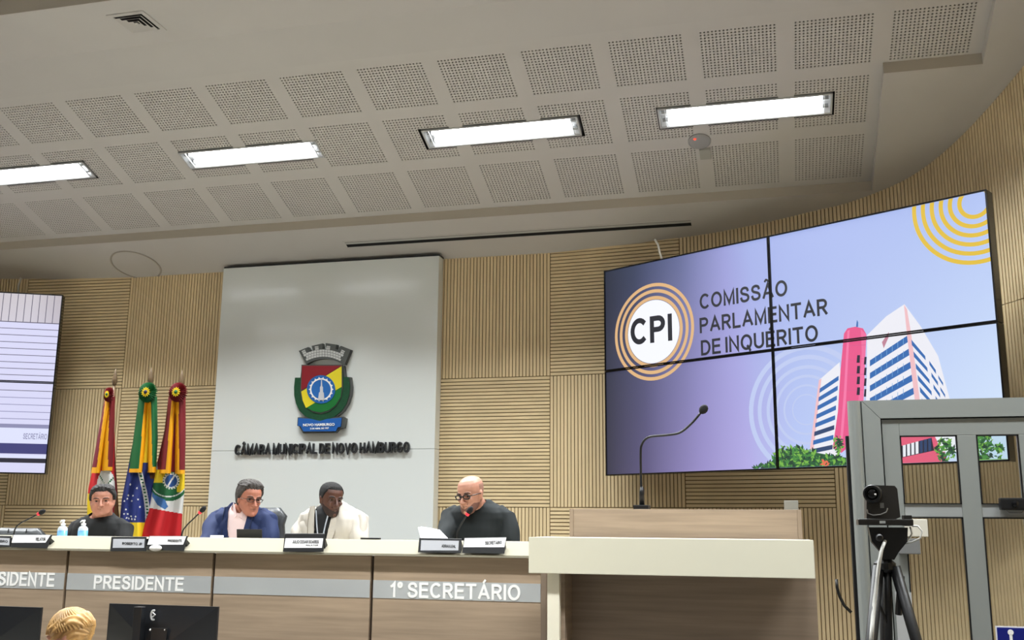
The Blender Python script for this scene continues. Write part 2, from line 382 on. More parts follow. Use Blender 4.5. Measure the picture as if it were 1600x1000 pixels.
# lamps: footprint on the recessed plane
RN = (0, SL, 1); RD = H0 + SL*D + E_
lampq = []
for q in (((1025, 170), (1303, 139), (1030, 199)), ((660, 205), (900, 182), (672, 233)), ((277, 238), (493, 219), (298, 264))):
    a, b, c = [onpl(*p, RN, RD) for p in q]; lampq.append((a.x, b.x, a.y, c.y))
ly0 = sum(l[2] for l in lampq)/3; ly1 = sum(l[3] for l in lampq)/3
LW = sum(l[1] - l[0] for l in lampq)/3
LX = [(l[0] + l[1])/2 for l in lampq]; LX.append(LX[2] - (LX[1] - LX[2]) - .02)
lrect = [(x - LW/2, x + LW/2, ly0, ly1) for x in LX] + [(LX[3] - 1.9 - LW/2, LX[3] - 1.9 + LW/2, ly0, ly1)]
# tile grid
t1 = onpl(812, 80, RN, RD); tr = onpl(1240, 22, RN, RD); t3 = onpl(868, 248, RN, RD); t3b = onpl(886, 309, RN, RD); t2 = onpl(842, 165, RN, RD); t1r = onpl(922, 67, RN, RD)
DX = (tr.x - t1.x)/3; TW = t1r.x - t1.x + .006
rowsY = [(6.2, 6.6)]*3
rowsY = [(t1.y, onpl(834, 149, RN, RD).y), (t2.y, onpl(865, 232, RN, RD).y), (t3.y, t3b.y)]
def tile_mesh(x0, y0, w, h, n, holes_off):
    """perforated plate with real square-set round holes, local x/y, z up = plane normal offset"""
    mb = MB(); cw = w/n; nh = int(round(h/cw)); ch = h/nh; r = .30*cw; T = .006
    for i in range(n):
        for j in range(nh):
            cx = (i + .5)*cw; cy = (j + .5)*ch
            if holes_off and any(a - cw*.5 < x0 + cx < b + cw*.5 and c - ch*.5 < y0 + cy < d + ch*.5 for a, b, c, d in lrect): continue
            x_, y_ = i*cw, j*ch
            o = [(x_, y_), (x_ + cw, y_), (x_ + cw, y_ + ch), (x_, y_ + ch)]
            h_ = [(cx + r*math.cos(math.pi*(k/3) + math.pi/6 + math.pi), cy + r*math.sin(math.pi*(k/3) + math.pi/6 + math.pi)) for k in range(6)]
            Z = lambda p, t: (p[0], p[1], -SL*p[1] + t)
            vs = [Z(p, 0) for p in o] + [Z(p, 0) for p in h_] + [Z(p, T) for p in h_]
            mb.add(vs, [(0, 1, 6, 5, 4), (1, 2, 7, 6), (2, 3, 9, 8, 7), (3, 0, 4, 9)] + [(4 + k, 4 + (k + 1) % 6, 10 + (k + 1) % 6, 10 + k) for k in range(6)])
    return mb.mesh('perforated_tile', plaster_rec)
field = MB(); ys = [YN - .02] + [v for r in rowsY for v in r] + [YF + .02]
xcols = [t1.x + DX*k for k in range(-12, 5)]
std = [tile_mesh(0, 0, TW, r[1] - r[0], 20, False) for r in rowsY]
tile_objs = []
def fbox(x0, x1, y0, y1, up, th):
    for a, b, c, d in lrect:
        if a < x1 - 1e-5 and b > x0 + 1e-5 and c < y1 - 1e-5 and d > y0 + 1e-5:
            fbox(x0, min(x1, a), y0, y1, up, th) if x0 < a else None; fbox(b, x1, y0, y1, up, th) if b < x1 else None
            m0, m1 = max(x0, a), min(x1, b)
            fbox(m0, m1, y0, c, up, th) if y0 < c else None; fbox(m0, m1, d, y1, up, th) if d < y1 else None
            return
    if x1 - x0 < 1e-4 or y1 - y0 < 1e-4: return
    z = lambda y: RD - SL*y
    vs = [(x, y, z(y) + up + t) for x in (x0, x1) for y in (y0, y1) for t in (0, th)]
    field.add(vs, [(0, 1, 3, 2), (4, 6, 7, 5), (0, 4, 5, 1), (2, 3, 7, 6), (0, 2, 6, 4), (1, 5, 7, 3)])
tiles = [(x, r) for r in range(3) for k, x in enumerate(xcols) if x > XL and (k < 16 or r == 0)]
gx0, gx1 = XL, XR1
for i in range(0, len(ys) - 1):
    y0, y1 = ys[i], ys[i + 1]; xe = XR1 if y1 <= YM + .1 else XR2
    if i % 2 == 0:
        fbox(XL, xe + .01, y0, y1, 0, .006)
    else:
        r = (i - 1)//2; xs_ = [x for x, rr in tiles if rr == r]; cur = XL
        for x in xs_:
            fbox(cur, x, y0, y1, 0, .006); cur = x + TW
        fbox(cur, xe + .01, y0, y1, 0, .006)
fobj = field.build('perforated_field', plaster_rec, ceil)
mb = MB(); z = lambda y: RD - SL*y
for a in ((XL, XR2, YN - .02, YF + .02), (XR2, XR1 + .02, YN - .02, YM + .03)):
    mb.add([(x, y, z(y) + .055 + t) for x in a[:2] for y in a[2:] for t in (0, .01)], [(0, 1, 3, 2), (4, 6, 7, 5), (0, 4, 5, 1), (2, 3, 7, 6), (0, 2, 6, 4), (1, 5, 7, 3)])
mb.build('backing', dark_m, ceil)
for x, r in tiles:
    y0 = rowsY[r][0]; M = Matrix.Translation((x, y0, RD - SL*y0 + .0005))
    hit = any(l[0] < x + TW and l[1] > x and l[2] < rowsY[r][1] and l[3] > y0 for l in lrect)
    me = tile_mesh(x, y0, TW, rowsY[r][1] - y0, 20, True) if hit else std[r]
    link('perforated_tile', me, fobj, M=M)
# upper-left recess
field = MB(); mb = MB(); mb.box(-8.62, -2.18, YT - 1.62, YT + .01, ZL + .11, ZL + .12); o = mb.build('recess_panel', plaster_rec, ceil)
me = MB(); n = 20; cw = TW/n
for i in range(n):
    for j in range(n): me.lathe([(.0058, 0), (.0058, -.0012)], Matrix.Translation(((i + .5)*cw, (j + .5)*cw, 0)), 6)
me = me.mesh('perforations', dark_m)
for k in range(5): link('perforations', me, o, M=Matrix.Translation((-5.62 - DX*k + 0.3, YT - .12 - TW, ZL + .11)))
# ---- fluorescent fixtures
tube_m = mat('fluorescent_tube', (250, 252, 255), emit=9)
refl = mat('lamp_reflector', (240, 242, 244), .25, metal=.3)
ang = math.atan(SL)
for hx_, hy_, kk, sp_ in HALL:
    m = MB(); m.box(hx_ - .58, hx_ + .58, hy_ - .13, hy_ + .13, 4.712, 4.729)
    hb = m.build('lamp_housing', refl, ceil)
    for dy in (-.06, .06):
        m = MB(); m.tube([(hx_ - .54, hy_ + dy, 4.69), (hx_ + .54, hy_ + dy, 4.69)], .013, 8); m.build('fluorescent_tube', mat('hall_tube', (250, 252, 255), emit=7), hb)
def fixture(cx):
    yc = (ly0 + ly1)/2; LD = (ly1 - ly0)/math.cos(ang)
    r = empty('ceiling_light', (cx, yc, RD - SL*yc), '', 'ceiling light', 'fluorescent lights recessed in the perforated ceiling')
    r.rotation_euler = (-ang, 0, 0); WM[r.name] = Matrix.Translation(r.location) @ Matrix.Rotation(-ang, 4, 'X')
    a, b = LW/2, LD/2; m = MB()
    for x0, x1, y0, y1 in ((-a, a, -b, -b + .012), (-a, a, b - .012, b), (-a, -a + .012, -b, b), (a - .012, a, -b, b)): m.box(x0, x1, y0, y1, -.006, .055)
    m.build('frame', mat('lamp_frame', (196, 198, 198), .5), r, local=True)
    m = MB(); a2, b2 = a - .013, b - .013
    m.rings([[Vector((x, y, z)) for y, z in ((-b2, .0), (-b2*.75, .035), (-b2*.2, .05), (0, .03), (b2*.2, .05), (b2*.75, .035), (b2, .0), (b2, .053), (-b2, .053))] for x in (-a2, a2)])
    m.build('reflector', refl, r, local=True)
    for y in (-b2*.48, b2*.48):
        m = MB(); m.tube([(-a2 + .05, y, .022), (a2 - .05, y, .022)], .012, 10); t = m.build('fluorescent_tube', tube_m, r, smooth=True, local=True)
        for sg in (-1, 1):
            m = MB(); m.tube([(sg*(a2 - .05), y, .022), (sg*(a2 - .012), y, .022)], .013, 8); m.build('tube_socket', metal_m, r, local=True)
    m = MB()
    for i in range(15):
        x = -a2 + (i + .5)*2*a2/15; m.box(x - .0012, x + .0012, -b2, b2, -.004, .008)
    m.build('louvre', refl, r, local=True)
    l = area('tube_light', (0, 0, -.012), LW*.95, LD*.8, LAMP_W*1.85); l.parent = r
    return r
LBL = ['rightmost bright fluorescent ceiling light, above the big slide screen', 'bright fluorescent ceiling light second from the right, above the tall white panel',
       'bright fluorescent ceiling light second from the left, above the crest panel\'s left edge', 'leftmost bright fluorescent ceiling light, cut by the left edge of the picture']
for i, x in enumerate(LX): fixture(x)['label'] = LBL[i]
area('hall_lamp', (LX[3] - 1.9, (ly0 + ly1)/2, RD - SL*(ly0 + ly1)/2 - .04), LW, .2, LAMP_W*1.75, rot=(-ang, 0, 0))
# ---- diffusers, speaker, slot, detector
SN = (0, SL, 1); SD = H0 + SL*D
P = [onpl(*p, (0, 0, 1), ZL) for p in ((165, 22), (222, 14), (205, 54), (262, 48))]
c = sum(P, Vector())/4; a = ((P[1] - P[0]).length + (P[3] - P[2]).length)/4
r = empty('air_diffuser', (c.x, c.y, ZL), 'square white air diffuser with nested louvres in the upper ceiling', 'vent')
m = MB()
for x0, x1, y0, y1 in ((-a, a, -a, -a + .03), (-a, a, a - .03, a), (-a, -a + .03, -a + .03, a - .03), (a - .03, a, -a + .03, a - .03)): m.box(x0, x1, y0, y1, -.008, -.0005)
m.build('frame', plaster, r, local=True)
m = MB(); m.box(-a + .03, a - .03, -a + .03, a - .03, -.0015, -.0005); m.build('backing', mat('duct_dark', (22, 23, 24), .9), r, local=True)
for k in range(3):
    o_, i_ = a - .036 - k*.03, a - .036 - k*.03 - .023; m = MB()
    q = lambda h, z: [Vector((sx_*h, sy_*h, z)) for sx_, sy_ in ((-1, -1), (1, -1), (1, 1), (-1, 1))]
    v = q(o_, -.016) + q(i_, -.004); m.add(v, [(j, (j + 1) % 4, 4 + (j + 1) % 4, 4 + j) for j in range(4)])
    m.build('louvre', plaster, r, local=True)
m = MB(); i_ = a - .036 - 3*.03; m.prism([(-i_, -i_, -.014), (i_, -i_, -.014), (i_, i_, -.014), (-i_, i_, -.014)], (0, 0, .008)); m.build('centre_plate', plaster, r, local=True)
P = [onpl(*p, SN, SD) for p in ((535, 377), (1082, 342), (550, 385), (1078, 352))]
r = empty('slot_diffuser', ((P[0] + P[1])/2), 'long narrow slot air diffuser with a black gap in the soffit above the white panel', 'vent')
x0, x1 = P[0].x, P[1].x; y0, y1 = (P[0].y + P[1].y)/2, (P[2].y + P[3].y)/2 + .02
def slab(m, x0, x1, y0, y1, up, th):
    m.add([(x, y, zc(y) + up + t) for x in (x0, x1) for y in (y0, y1) for t in (0, th)], [(0, 1, 3, 2), (4, 6, 7, 5), (0, 4, 5, 1), (2, 3, 7, 6), (0, 2, 6, 4), (1, 5, 7, 3)])
m = MB()
slab(m, x0, x1, y0, y0 + .012, -.004, .0035); slab(m, x0, x1, y1 - .012, y1, -.004, .0035); slab(m, x0, x0 + .015, y0 + .012, y1 - .012, -.004, .0035); slab(m, x1 - .015, x1, y0 + .012, y1 - .012, -.004, .0035)
m.build('frame', plaster, r)
m = MB(); slab(m, x0 + .015, x1 - .015, y0 + .012, y1 - .012, -.002, .0015); m.build('backing', mat('duct_dark', (22, 23, 24), .9), r)
m = MB(); slab(m, x0 + .015, x1 - .015, y0 + .018, y0 + .040, -.005, .003); m.build('blade', mat('blade_grey', (190, 190, 186), .5), r)
m = MB(); slab(m, x0 + .02, x1 - .02, y1 - .016, y1 - .012, -.004, .002); m.build('blade', mat('blade_grey', (190, 190, 186), .5), r)
P = [onpl(*p, SN, SD) for p in ((171, 414), (255, 415), (213, 399), (213, 429))]; c = (P[0] + P[1])/2; c.y = (P[2].y + P[3].y)/2; c.z = zc(c.y)
r = empty('ceiling_speaker', c, 'large round white ceiling speaker cover in the soffit left of the white panel', 'speaker'); r.rotation_euler = (-ang, 0, 0); WM[r.name] = Matrix.Translation(c) @ Matrix.Rotation(-ang, 4, 'X')
R_ = .235
m = MB(); m.lathe([(R_ - .012, -.0005), (R_ - .012, -.007), (R_, -.007), (R_, -.0005)], None, 48); m.build('ring', mat('speaker_ring', (176, 170, 160), .6), r, local=True, smooth=False)
m = MB(); m.lathe([(R_ - .016, -.0005), (R_ - .016, -.004), (.01, -.0055)], None, 48); m.build('grille', plaster, r, local=True)
c = onpl(1093, 220, RN, RD)
r = empty('smoke_detector', c, 'grey smoke detector dome with red light on the perforated ceiling', 'detector'); r.rotation_euler = (-ang, 0, 0); WM[r.name] = Matrix.Translation(c) @ Matrix.Rotation(-ang, 4, 'X')
m = MB(); m.lathe([(.082, -.0005), (.082, -.010), (.07, -.018), (.04, -.022), (.01, -.024)], None, 24); m.build('body', mat('detector_grey', (168, 168, 168), .6), r, local=True, smooth=False)
m = MB(); m.ball((-.03, -.045, -.018), .008); m.build('red_light', mat('red_light', (255, 40, 20), emit=6), r, local=True)
c = onpl(1102, 238, RN, RD)
m = MB(); m.bbox(c.x - .04, c.x + .04, c.y - .05, c.y + .05, -.02, .0, .004); 
for v in m.v: v.z += RD - SL*v.y - .0005
tag(centre(m.build('junction_box', mat('box_grey', (178, 178, 170), .5))), 'small square grey cover plate on the ceiling below the smoke detector', 'cover plate')
# ------------------------------------------------------------------ white panel with crest
YP = 8.15
pA = at(349, 424, YP); pB = at(686, 404, YP); pXL = pA.x; pXR = pB.x
seamz = at(500, 703, YP).z
r = empty('white_panel', ((pXL + pXR)/2, 8.2, .5), 'tall glossy white wall panel behind the stage desk carrying the crest', 'wall panel')
ptop = 3.80
m = MB(); m.bbox(pXL, pXR, YP, 8.275, .5, seamz - .001, .004); m.build('panel_sheet', white_panel_m, r)
m = MB(); m.bbox(pXL, pXR, YP, 8.275, seamz + .001, ptop, .004); m.build('panel_sheet', white_panel_m, r)
m = MB(); m.box(pXL + .004, pXR + .004, YP + .004, 8.27, ptop, ptop + .014); m.build('top_gap_strip', black_m, r)
# crest, drawn from its own outline in millimetre-like units of the close-up (710 x 1000)
def cq(x, y, Y): return at(450 + x/6.4545, 525 + y/6.4545, Y)
crest = empty('city_crest', at(502, 678, YP), 'painted city coat of arms with mural crown, red, yellow and green shield and blue ribbon', 'coat of arms')
YC = YP - .045
def cpoly(name, P, Y, dep, m_, lab=None, par=crest):
    m = MB(); m.prism([cq(x, y, Y) for x, y in P], (0, dep, 0)); return m.build(name, m_, par, lab)
edge_m = mat('crest_edge', (92, 96, 94), .35, metal=.4); dkg = mat('crest_dark_green', (18, 74, 44), .45, var=.2, vscale=60); red_c = mat('crest_red', (138, 22, 34), .45)
yel_c = mat('crest_yellow', (232, 214, 40), .45); grn_c = mat('crest_green', (16, 112, 46), .45); blu_c = mat('crest_blue', (28, 98, 172), .45); brick_c = mat('crest_stone', (206, 208, 206), .5)
def arc(cx, cy, R, a0, a1, n):
    n_ = max(n, 1)
    return [(cx + R*math.cos(math.radians(a0 + (a1 - a0)*i/n_)), cy - R*math.sin(math.radians(a0 + (a1 - a0)*i/n_))) for i in range(n + 1)]
# wreath (U of laurel) and side depth
U = [(70, 420), (60, 520), (62, 600), (80, 680), (115, 750), (170, 805), (235, 840), (320, 855), (410, 840), (480, 805), (545, 750), (590, 680), (615, 600), (625, 510), (612, 415), (560, 412), (545, 300), (140, 290), (125, 420)]
cpoly('wreath_back', [(x + (22 if x > 300 else 0), y + (0 if y < 700 else 4)) for x, y in U], YC + .012, .034, edge_m)
cpoly('wreath', U, YC + .006, .012, dkg)
sh = [(142, 296), (542, 296), (548, 520), (530, 620), (480, 700), (410, 755), (330, 778), (250, 760), (185, 715), (145, 640), (130, 560)]
cpoly('shield', [((x - 335)*1.03 + 335, (y - 530)*1.03 + 530) for x, y in sh], YC, .012, edge_m)
cpoly('shield_field', [(142, 300), (538, 300), (400, 385), (150, 540), (132, 540)], YC - .004, .004, red_c)
cpoly('shield_field', [(540, 305), (540, 512), (400, 598), (180, 726), (148, 650), (134, 560), (160, 545), (408, 386)], YC - .004, .004, yel_c)
cpoly('shield_field', [(544, 518), (528, 620), (478, 698), (408, 750), (330, 772), (252, 756), (188, 724), (300, 655), (480, 548)], YC - .004, .004, grn_c)
cpoly('disc', arc(333, 538, 143, 0, 360, 36)[:-1], YC - .008, .005, blu_c)
gear = MB()
ring = []
for i in range(36):
    a0 = 360*i/36; Ro, Ri = 112, 98
    gear.prism([cq(x, y, YC - .010) for x, y in arc(333, 538, Ro, a0, a0 + 10, 1) + arc(333, 538, Ri, a0 + 10, a0, 1)], (0, .003, 0))
for i in range(18):
    a0 = 20*i; gear.prism([cq(x, y, YC - .011) for x, y in arc(333, 538, 108, a0 - 6, a0 + 6, 1) + arc(333, 538, 126, a0, a0, 0)], (0, .003, 0))
gear.build('gear', white_m, crest)
cpoly('inner_disc', arc(333, 538, 96, 0, 360, 30)[:-1], YC - .0105, .003, mat('crest_blue_light', (34, 104, 180), .45))
cpoly('monument', [(303, 645), (312, 570), (322, 565), (322, 515), (330, 505), (334, 445), (340, 445), (344, 505), (352, 515), (352, 565), (360, 570), (366, 645)], YC - .015, .006, mat('monument_grey', (206, 208, 212), .4))
# crown
out = arc(345, 700, 590, 112.5, 67.5, 24)
co = [(108, 148)]
def crown(off, y, dep, mm, nm, sc=1):
    P = []
    base = [(165, 285), (108, 150), (200, 112), (222, 142), (215, 160), (250, 148), (238, 100), (345, 75), (352, 110), (345, 128), (388, 128), (380, 108), (378, 72), (490, 88), (480, 130), (512, 145), (512, 120), (530, 100), (632, 140), (572, 290)]
    lower = arc(368, 560, 330, 56, 124, 12)
    P = [(x + off, yy) for x, yy in base[:1][:0]] + [(x, yy) for x, yy in base]
    P = P[1:] + [(x, y_) for x, y_ in lower]
    P = [((x - 365)*sc + 365 + off, (yy - 180)*sc + 180) for x, yy in P]
    return cpoly(nm, P, y, dep, mm)
crown(8, YC + .012, .034, edge_m, 'crown_back'); crown(0, YC + .004, .01, mat('crown_dark', (84, 88, 86), .5), 'crown', 1)
stone = MB()
for row in range(4):
    R = 486 + row*-27 if False else 0
for row, (R, n) in enumerate(((352, 13), (377, 14), (402, 15))):
    for k in range(n):
        a0 = 61 + (58*(k + .5*(row % 2)))/n; a1 = a0 + 58/n*.86
        if a1 > 119.5: continue
        stone.prism([cq(x, y, YC) for x, y in arc(355, 560, R, a0, a1, 2) + arc(355, 560, R + 21, a1, a0, 2)], (0, .005, 0))
for a_ in (64, 83.5, 98.5, 116):
    for rr in (427, 450):
        for dk in (-1.6, .0, 1.6):
            if rr + 18 > 470: continue
            stone.prism([cq(x, y, YC) for x, y in arc(355, 560, rr, a_ - dk - .65, a_ - dk + .65, 1) + arc(355, 560, rr + (19 if rr < 440 else 12), a_ - dk + .65, a_ - dk - .65, 1)], (0, .005, 0))
stone.build('crown_stones', brick_c, crest)
cpoly('ribbon_back', [(98, 820), (560, 815), (585, 830), (568, 925), (510, 940), (480, 975), (150, 980), (115, 915), (92, 905)], YC + .008, .036, edge_m)
cpoly('ribbon', [(104, 828), (230, 835), (320, 858), (400, 835), (540, 825), (530, 915), (500, 920), (480, 960), (155, 962), (125, 910), (98, 905)], YC - .002, .012, mat('crest_ribbon', (26, 92, 170), .45))
small_text('ribbon_lettering', 'NOVO HAMBURGO', cq(152, 912, YC - .005), cq(470, 905, YC - .005), cq(152, 884, YC - .005), white_m, crest, .002, .03)
small_text('ribbon_lettering', '5 DE ABRIL DE 1927', cq(224, 944, YC - .005), cq(412, 938, YC - .005), cq(224, 926, YC - .005), white_m, crest, .002, .03)
sign_m = mat('sign_letters', (44, 46, 48), .35)
o = text('wall_lettering', 'CÂMARA MUNICIPAL DE NOVO HAMBURGO', at(367, 711, YP - .012), at(640, 707, YP - .012), at(368, 695, YP - .012), sign_m, None, .022, .03, t=.225, gap=.12)
tag(o, 'dark raised lettering of the city chamber name on the white panel below the crest', 'sign')
# ------------------------------------------------------------------ screens
def pic(name, rgb, e=1.0, **k): return mat('screen_' + name, rgb, .3, emit=e, **k)
def grad_mat(name, W, H, stops_h, stops_top, e=1.0, spec=.3):
    """picture background: two horizontal ramps (bottom, top) blended up the picture"""
    m = bpy.data.materials.new(name); m.use_nodes = True; nt = m.node_tree; N = nt.nodes; L = nt.links; b = N['Principled BSDF']
    b.inputs['Base Color'].default_value = (.02, .02, .025, 1); b.inputs['Roughness'].default_value = spec; b.inputs['Emission Strength'].default_value = e
    tc = N.new('ShaderNodeTexCoord'); sp = N.new('ShaderNodeSeparateXYZ'); L.new(tc.outputs['Object'], sp.inputs[0])
    def mr(o, hi):
        q = N.new('ShaderNodeMapRange'); q.inputs['From Max'].default_value = hi; L.new(o, q.inputs['Value']); return q.outputs['Result']
    u = mr(sp.outputs['X'], W); v = mr(sp.outputs['Z'], H); cs = []
    for st in (stops_h, stops_top):
        cr = N.new('ShaderNodeValToRGB'); el = cr.color_ramp.elements
        while len(el) < len(st): el.new(.5)
        for i, (p, c) in enumerate(st): el[i].position = p; el[i].color = lin(c)
        L.new(u, cr.inputs['Fac']); cs.append(cr.outputs['Color'])
    mx = N.new('ShaderNodeMix'); mx.data_type = 'RGBA'; L.new(v, mx.inputs['Factor']); L.new(cs[0], mx.inputs['A']); L.new(cs[1], mx.inputs['B'])
    L.new(mx.outputs['Result'], b.inputs['Emission Color']); return m
K = 1.20
SLp = Vector((-1.077*K, 6.655*K)); SRp = Vector((1.088*K, 5.398*K)); SU = (SRp - SLp).normalized(); SW = (SRp - SLp).length
ZB = CZ + .332*K; SH = 1.37*K
SNn = Vector((SU.y, -SU.x, 0)); SDd = SNn.x*SLp.x + SNn.y*SLp.y         # plane of the picture (front face)
rz = math.atan2(SU.y, SU.x)
vw = empty('video_wall', (SLp.x, SLp.y, ZB), 'large two by two video wall at right showing the CPI slide', 'screen', rz=rz)
vw['label'] = 'large video wall of four displays at right showing a lavender slide with building and CPI logo'
def scr(px, py):
    p = onpl(px, py, (SNn.x, SNn.y, 0), SDd); return ((p.x - SLp.x)*SU.x + (p.y - SLp.y)*SU.y, p.z - ZB)
def clip(poly, W, H, e=.012):
    def cl(P, f, g):
        out = []
        for i in range(len(P)):
            a, b = P[i - 1], P[i]; fa, fb = f(a), f(b)
            if (fa >= 0) != (fb >= 0):
                t = fa/(fa - fb); out.append((a[0] + (b[0] - a[0])*t, a[1] + (b[1] - a[1])*t))
            if fb >= 0: out.append(b)
        return out
    for f in (lambda p: p[0] - e, lambda p: W - e - p[0], lambda p: p[1] - e, lambda p: H - e - p[1]):
        if poly: poly = cl(poly, f, None)
    return poly
class Slide:
    def __init__(s, f, W, H): s.f = f; s.W = W; s.H = H; s.g = {}; s.d = 0.0012
    def poly(s, P, m, d=None, raw=False):
        q = P if raw else [s.f(*p) for p in P]; q = clip(q, s.W, s.H)
        if len(q) < 3: return
        s.d += .0000025; dd = s.d if d is None else d
        a = sum(q[i - 1][0]*q[i][1] - q[i][0]*q[i - 1][1] for i in range(len(q)))
        if a < 0: q = q[::-1]
        s.g.setdefault(m.name, (MB(), m))[0].face([(u, -dd, v) for u, v in q])
    def ring(s, cu, cv, r0, r1, m, n=64, ax=1):
        s.d += .00003; d = s.d
        for i in range(n):
            a, b = 2*math.pi*i/n, 2*math.pi*(i + 1)/n
            P = [(cu + r0*math.cos(a)*ax, cv + r0*math.sin(a)), (cu + r1*math.cos(a)*ax, cv + r1*math.sin(a)), (cu + r1*math.cos(b)*ax, cv + r1*math.sin(b)), (cu + r0*math.cos(b)*ax, cv + r0*math.sin(b))]
            s.poly(P, m, d, True)
    def disc(s, cu, cv, r, m, n=48, ax=1):
        s.d += .00003
        s.poly([(cu + r*math.cos(2*math.pi*i/n)*ax, cv + r*math.sin(2*math.pi*i/n)) for i in range(n)], m, s.d, True)
    def build(s, name, par):
        mb = MB(); ms = []
        for k, (g, m) in s.g.items():
            mb.cm = len(ms); ms.append(m); mb.add(g.v, g.f)
        return mb.build(name, ms, par, local=True, fix=False)
def wall_of_screens(root, W, H, bgm, nx, uo=(0,), back=.09):
    hw = W/nx
    for i in range(nx):
        for j in range(2):
            m = MB(); m.bbox(i*hw + .001, (i + 1)*hw - .001, .0005, back, j*H/2 + .001, (j + 1)*H/2 - .001, .004)
            o = m.build('display', black_g, root, local=True)
            m = MB(); m.face([(i*hw + .011, -.001, j*H/2 + .011), ((i + 1)*hw - .011, -.001, j*H/2 + .011), ((i + 1)*hw - .011, -.001, (j + 1)*H/2 - .011), (i*hw + .011, -.001, (j + 1)*H/2 - .011)])
            m.build('picture', bgm, o, local=True, fix=False)
            for (a, b, c, d) in ((i*hw + .001, (i + 1)*hw - .001, j*H/2 + .001, j*H/2 + .011), (i*hw + .001, (i + 1)*hw - .001, (j + 1)*H/2 - .011, (j + 1)*H/2 - .001), (i*hw + .001, i*hw + .011, j*H/2 + .011, (j + 1)*H/2 - .011), ((i + 1)*hw - .011, (i + 1)*hw - .001, j*H/2 + .011, (j + 1)*H/2 - .011)):
                m = MB(); m.box(a, b, -.008, .0006, c, d); m.build('bezel', black_g, o, local=True)
    m = MB(); m.bbox(.03, W - .03, back, back + .06, .06, H - .06, .004)
    for z in (.3, H - .3):
        m.box(.1, W - .1, back + .06, back + .10, z - .03, z + .03)
    m.build('mounting_frame', black_m, root, local=True)
bg = grad_mat('slide_background', SW, SH, [(0, (44, 44, 62)), (.13, (88, 82, 122)), (.3, (150, 140, 198)), (.42, (176, 168, 226)), (.55, (184, 200, 244)), (1, (214, 232, 252))],
              [(0, (36, 43, 60)), (.10, (54, 64, 92)), (.25, (100, 108, 152)), (.38, (150, 154, 212)), (.45, (158, 172, 226)), (1, (176, 194, 242))])
wall_of_screens(vw, SW, SH, bg, 2)
s = Slide(scr, SW, SH)
gold = pic('gold', (226, 190, 60)); peach = pic('peach', (224, 180, 128)); pwhite = pic('white', (246, 248, 255)); navy = pic('navy', (12, 16, 32)); faint = pic('faint', (190, 202, 240))
cu, cv = scr(1523, 316); 
r_out = abs(scr(1424, 318)[0] - cu)
for k, rr in enumerate((1, .855, .71, .565, .42, .27, )): s.ring(cu, cv, r_out*(rr - .068), r_out*rr, gold, 72)
cu, cv = scr(1260, 640); 
for k, rr in enumerate((.44, .37, .30, .235, .17, .105)): s.ring(cu, cv, rr*.92, rr, faint, 60)
cu, cv = scr(1021, 518); ro = (scr(1021, 442)[1] - scr(1021, 594)[1])/2; ax = (scr(1085, 518)[0] - scr(961, 518)[0])/2/ro
for r0, r1 in ((.93, 1), (.80, .87), (.66, .73)): s.ring(cu, cv, ro*r0, ro*r1, peach, 72, ax)
s.disc(cu, cv, ro*.65, pwhite, 56, ax)
# building (left block, round tower, main block) traced in picture coordinates of the slide
def B(x, y): return (1180 + x/3.703, 470 + y/3.703)
bw = pic('building_white', (236, 236, 244)); bp = pic('building_pink', (238, 190, 196)); tow = pic('tower_pink', (232, 84, 138)); towd = pic('tower_dark', (206, 52, 104)); gl = pic('glass_blue', (44, 104, 176)); gl2 = pic('glass_dark', (40, 66, 110)); wd = pic('window_dark', (30, 26, 52))
def poly(P, m): s.poly([B(*p) for p in P], m)
poly([(370, 460), (490, 355), (500, 480), (490, 900), (430, 950), (318, 860)], bw)
poly([(370, 460), (385, 450), (340, 860), (318, 860)], bp)
for i in range(9):
    y = 500 + i*50; xl = 373 - i*6.2
    poly([(xl + 2, y + 8), (484 - i*5, y - 66 + i*7), (484 - i*5, y - 40 + i*7), (xl, y + 34)], gl if i % 2 == 0 or i < 5 else gl2)
poly([(515, 190), (535, 160), (580, 150), (625, 160), (645, 195), (640, 300), (628, 580), (600, 800), (500, 880), (450, 850), (480, 640), (495, 400)], tow)
poly([(612, 165), (645, 195), (640, 300), (628, 580), (610, 720), (585, 800), (600, 560), (618, 300)], pic('tower_right', (240, 110, 160)))  # paler pink down the right side of the pictured tower
for yy_ in (260, 340, 430, 520, 620, 720): poly([(506 - (yy_ - 260)*.05, yy_), (642 - (yy_ - 260)*.06, yy_ - 6), (642 - (yy_ - 260)*.06, yy_ - 3), (506 - (yy_ - 260)*.05, yy_ + 3)], pic('tower_joint', (220, 90, 140)))
poly([(535, 175), (548, 168), (528, 560), (505, 840), (490, 840), (515, 520)], pic('tower_light', (244, 120, 168)))
poly([(585, 152), (590, 110), (597, 125), (596, 152)], gl)
for i in range(4):
    y = 315 + i*62; poly([(592, y), (608, y), (606, y + 44), (588, y + 44)], wd)
    poly([(634, y + 10), (646, y + 10), (643, y + 54), (630, y + 54)], wd)
poly([(648, 200), (760, 90), (865, 20), (960, 150), (1060, 320), (1130, 580), (1130, 640), (640, 640), (648, 420)], bw)
poly([(862, 22), (880, 50), (905, 200), (960, 620), (930, 620), (880, 200)], bp)
for i in range(6):
    y = 345 + i*73; k_ = i*9
    poly([(665, y), (880 + k_, y - 142 + i*2), (884 + k_, y - 105 + i*2), (665, y + 35)], gl)
    for q in range(1, 7):
        xx = 665 + q*32; yy = y - 4 - q*20.5; poly([(xx, yy), (xx + 3, yy - 2), (xx + 3, yy + 34), (xx, yy + 36)], pic('mullion', (120, 170, 220)))
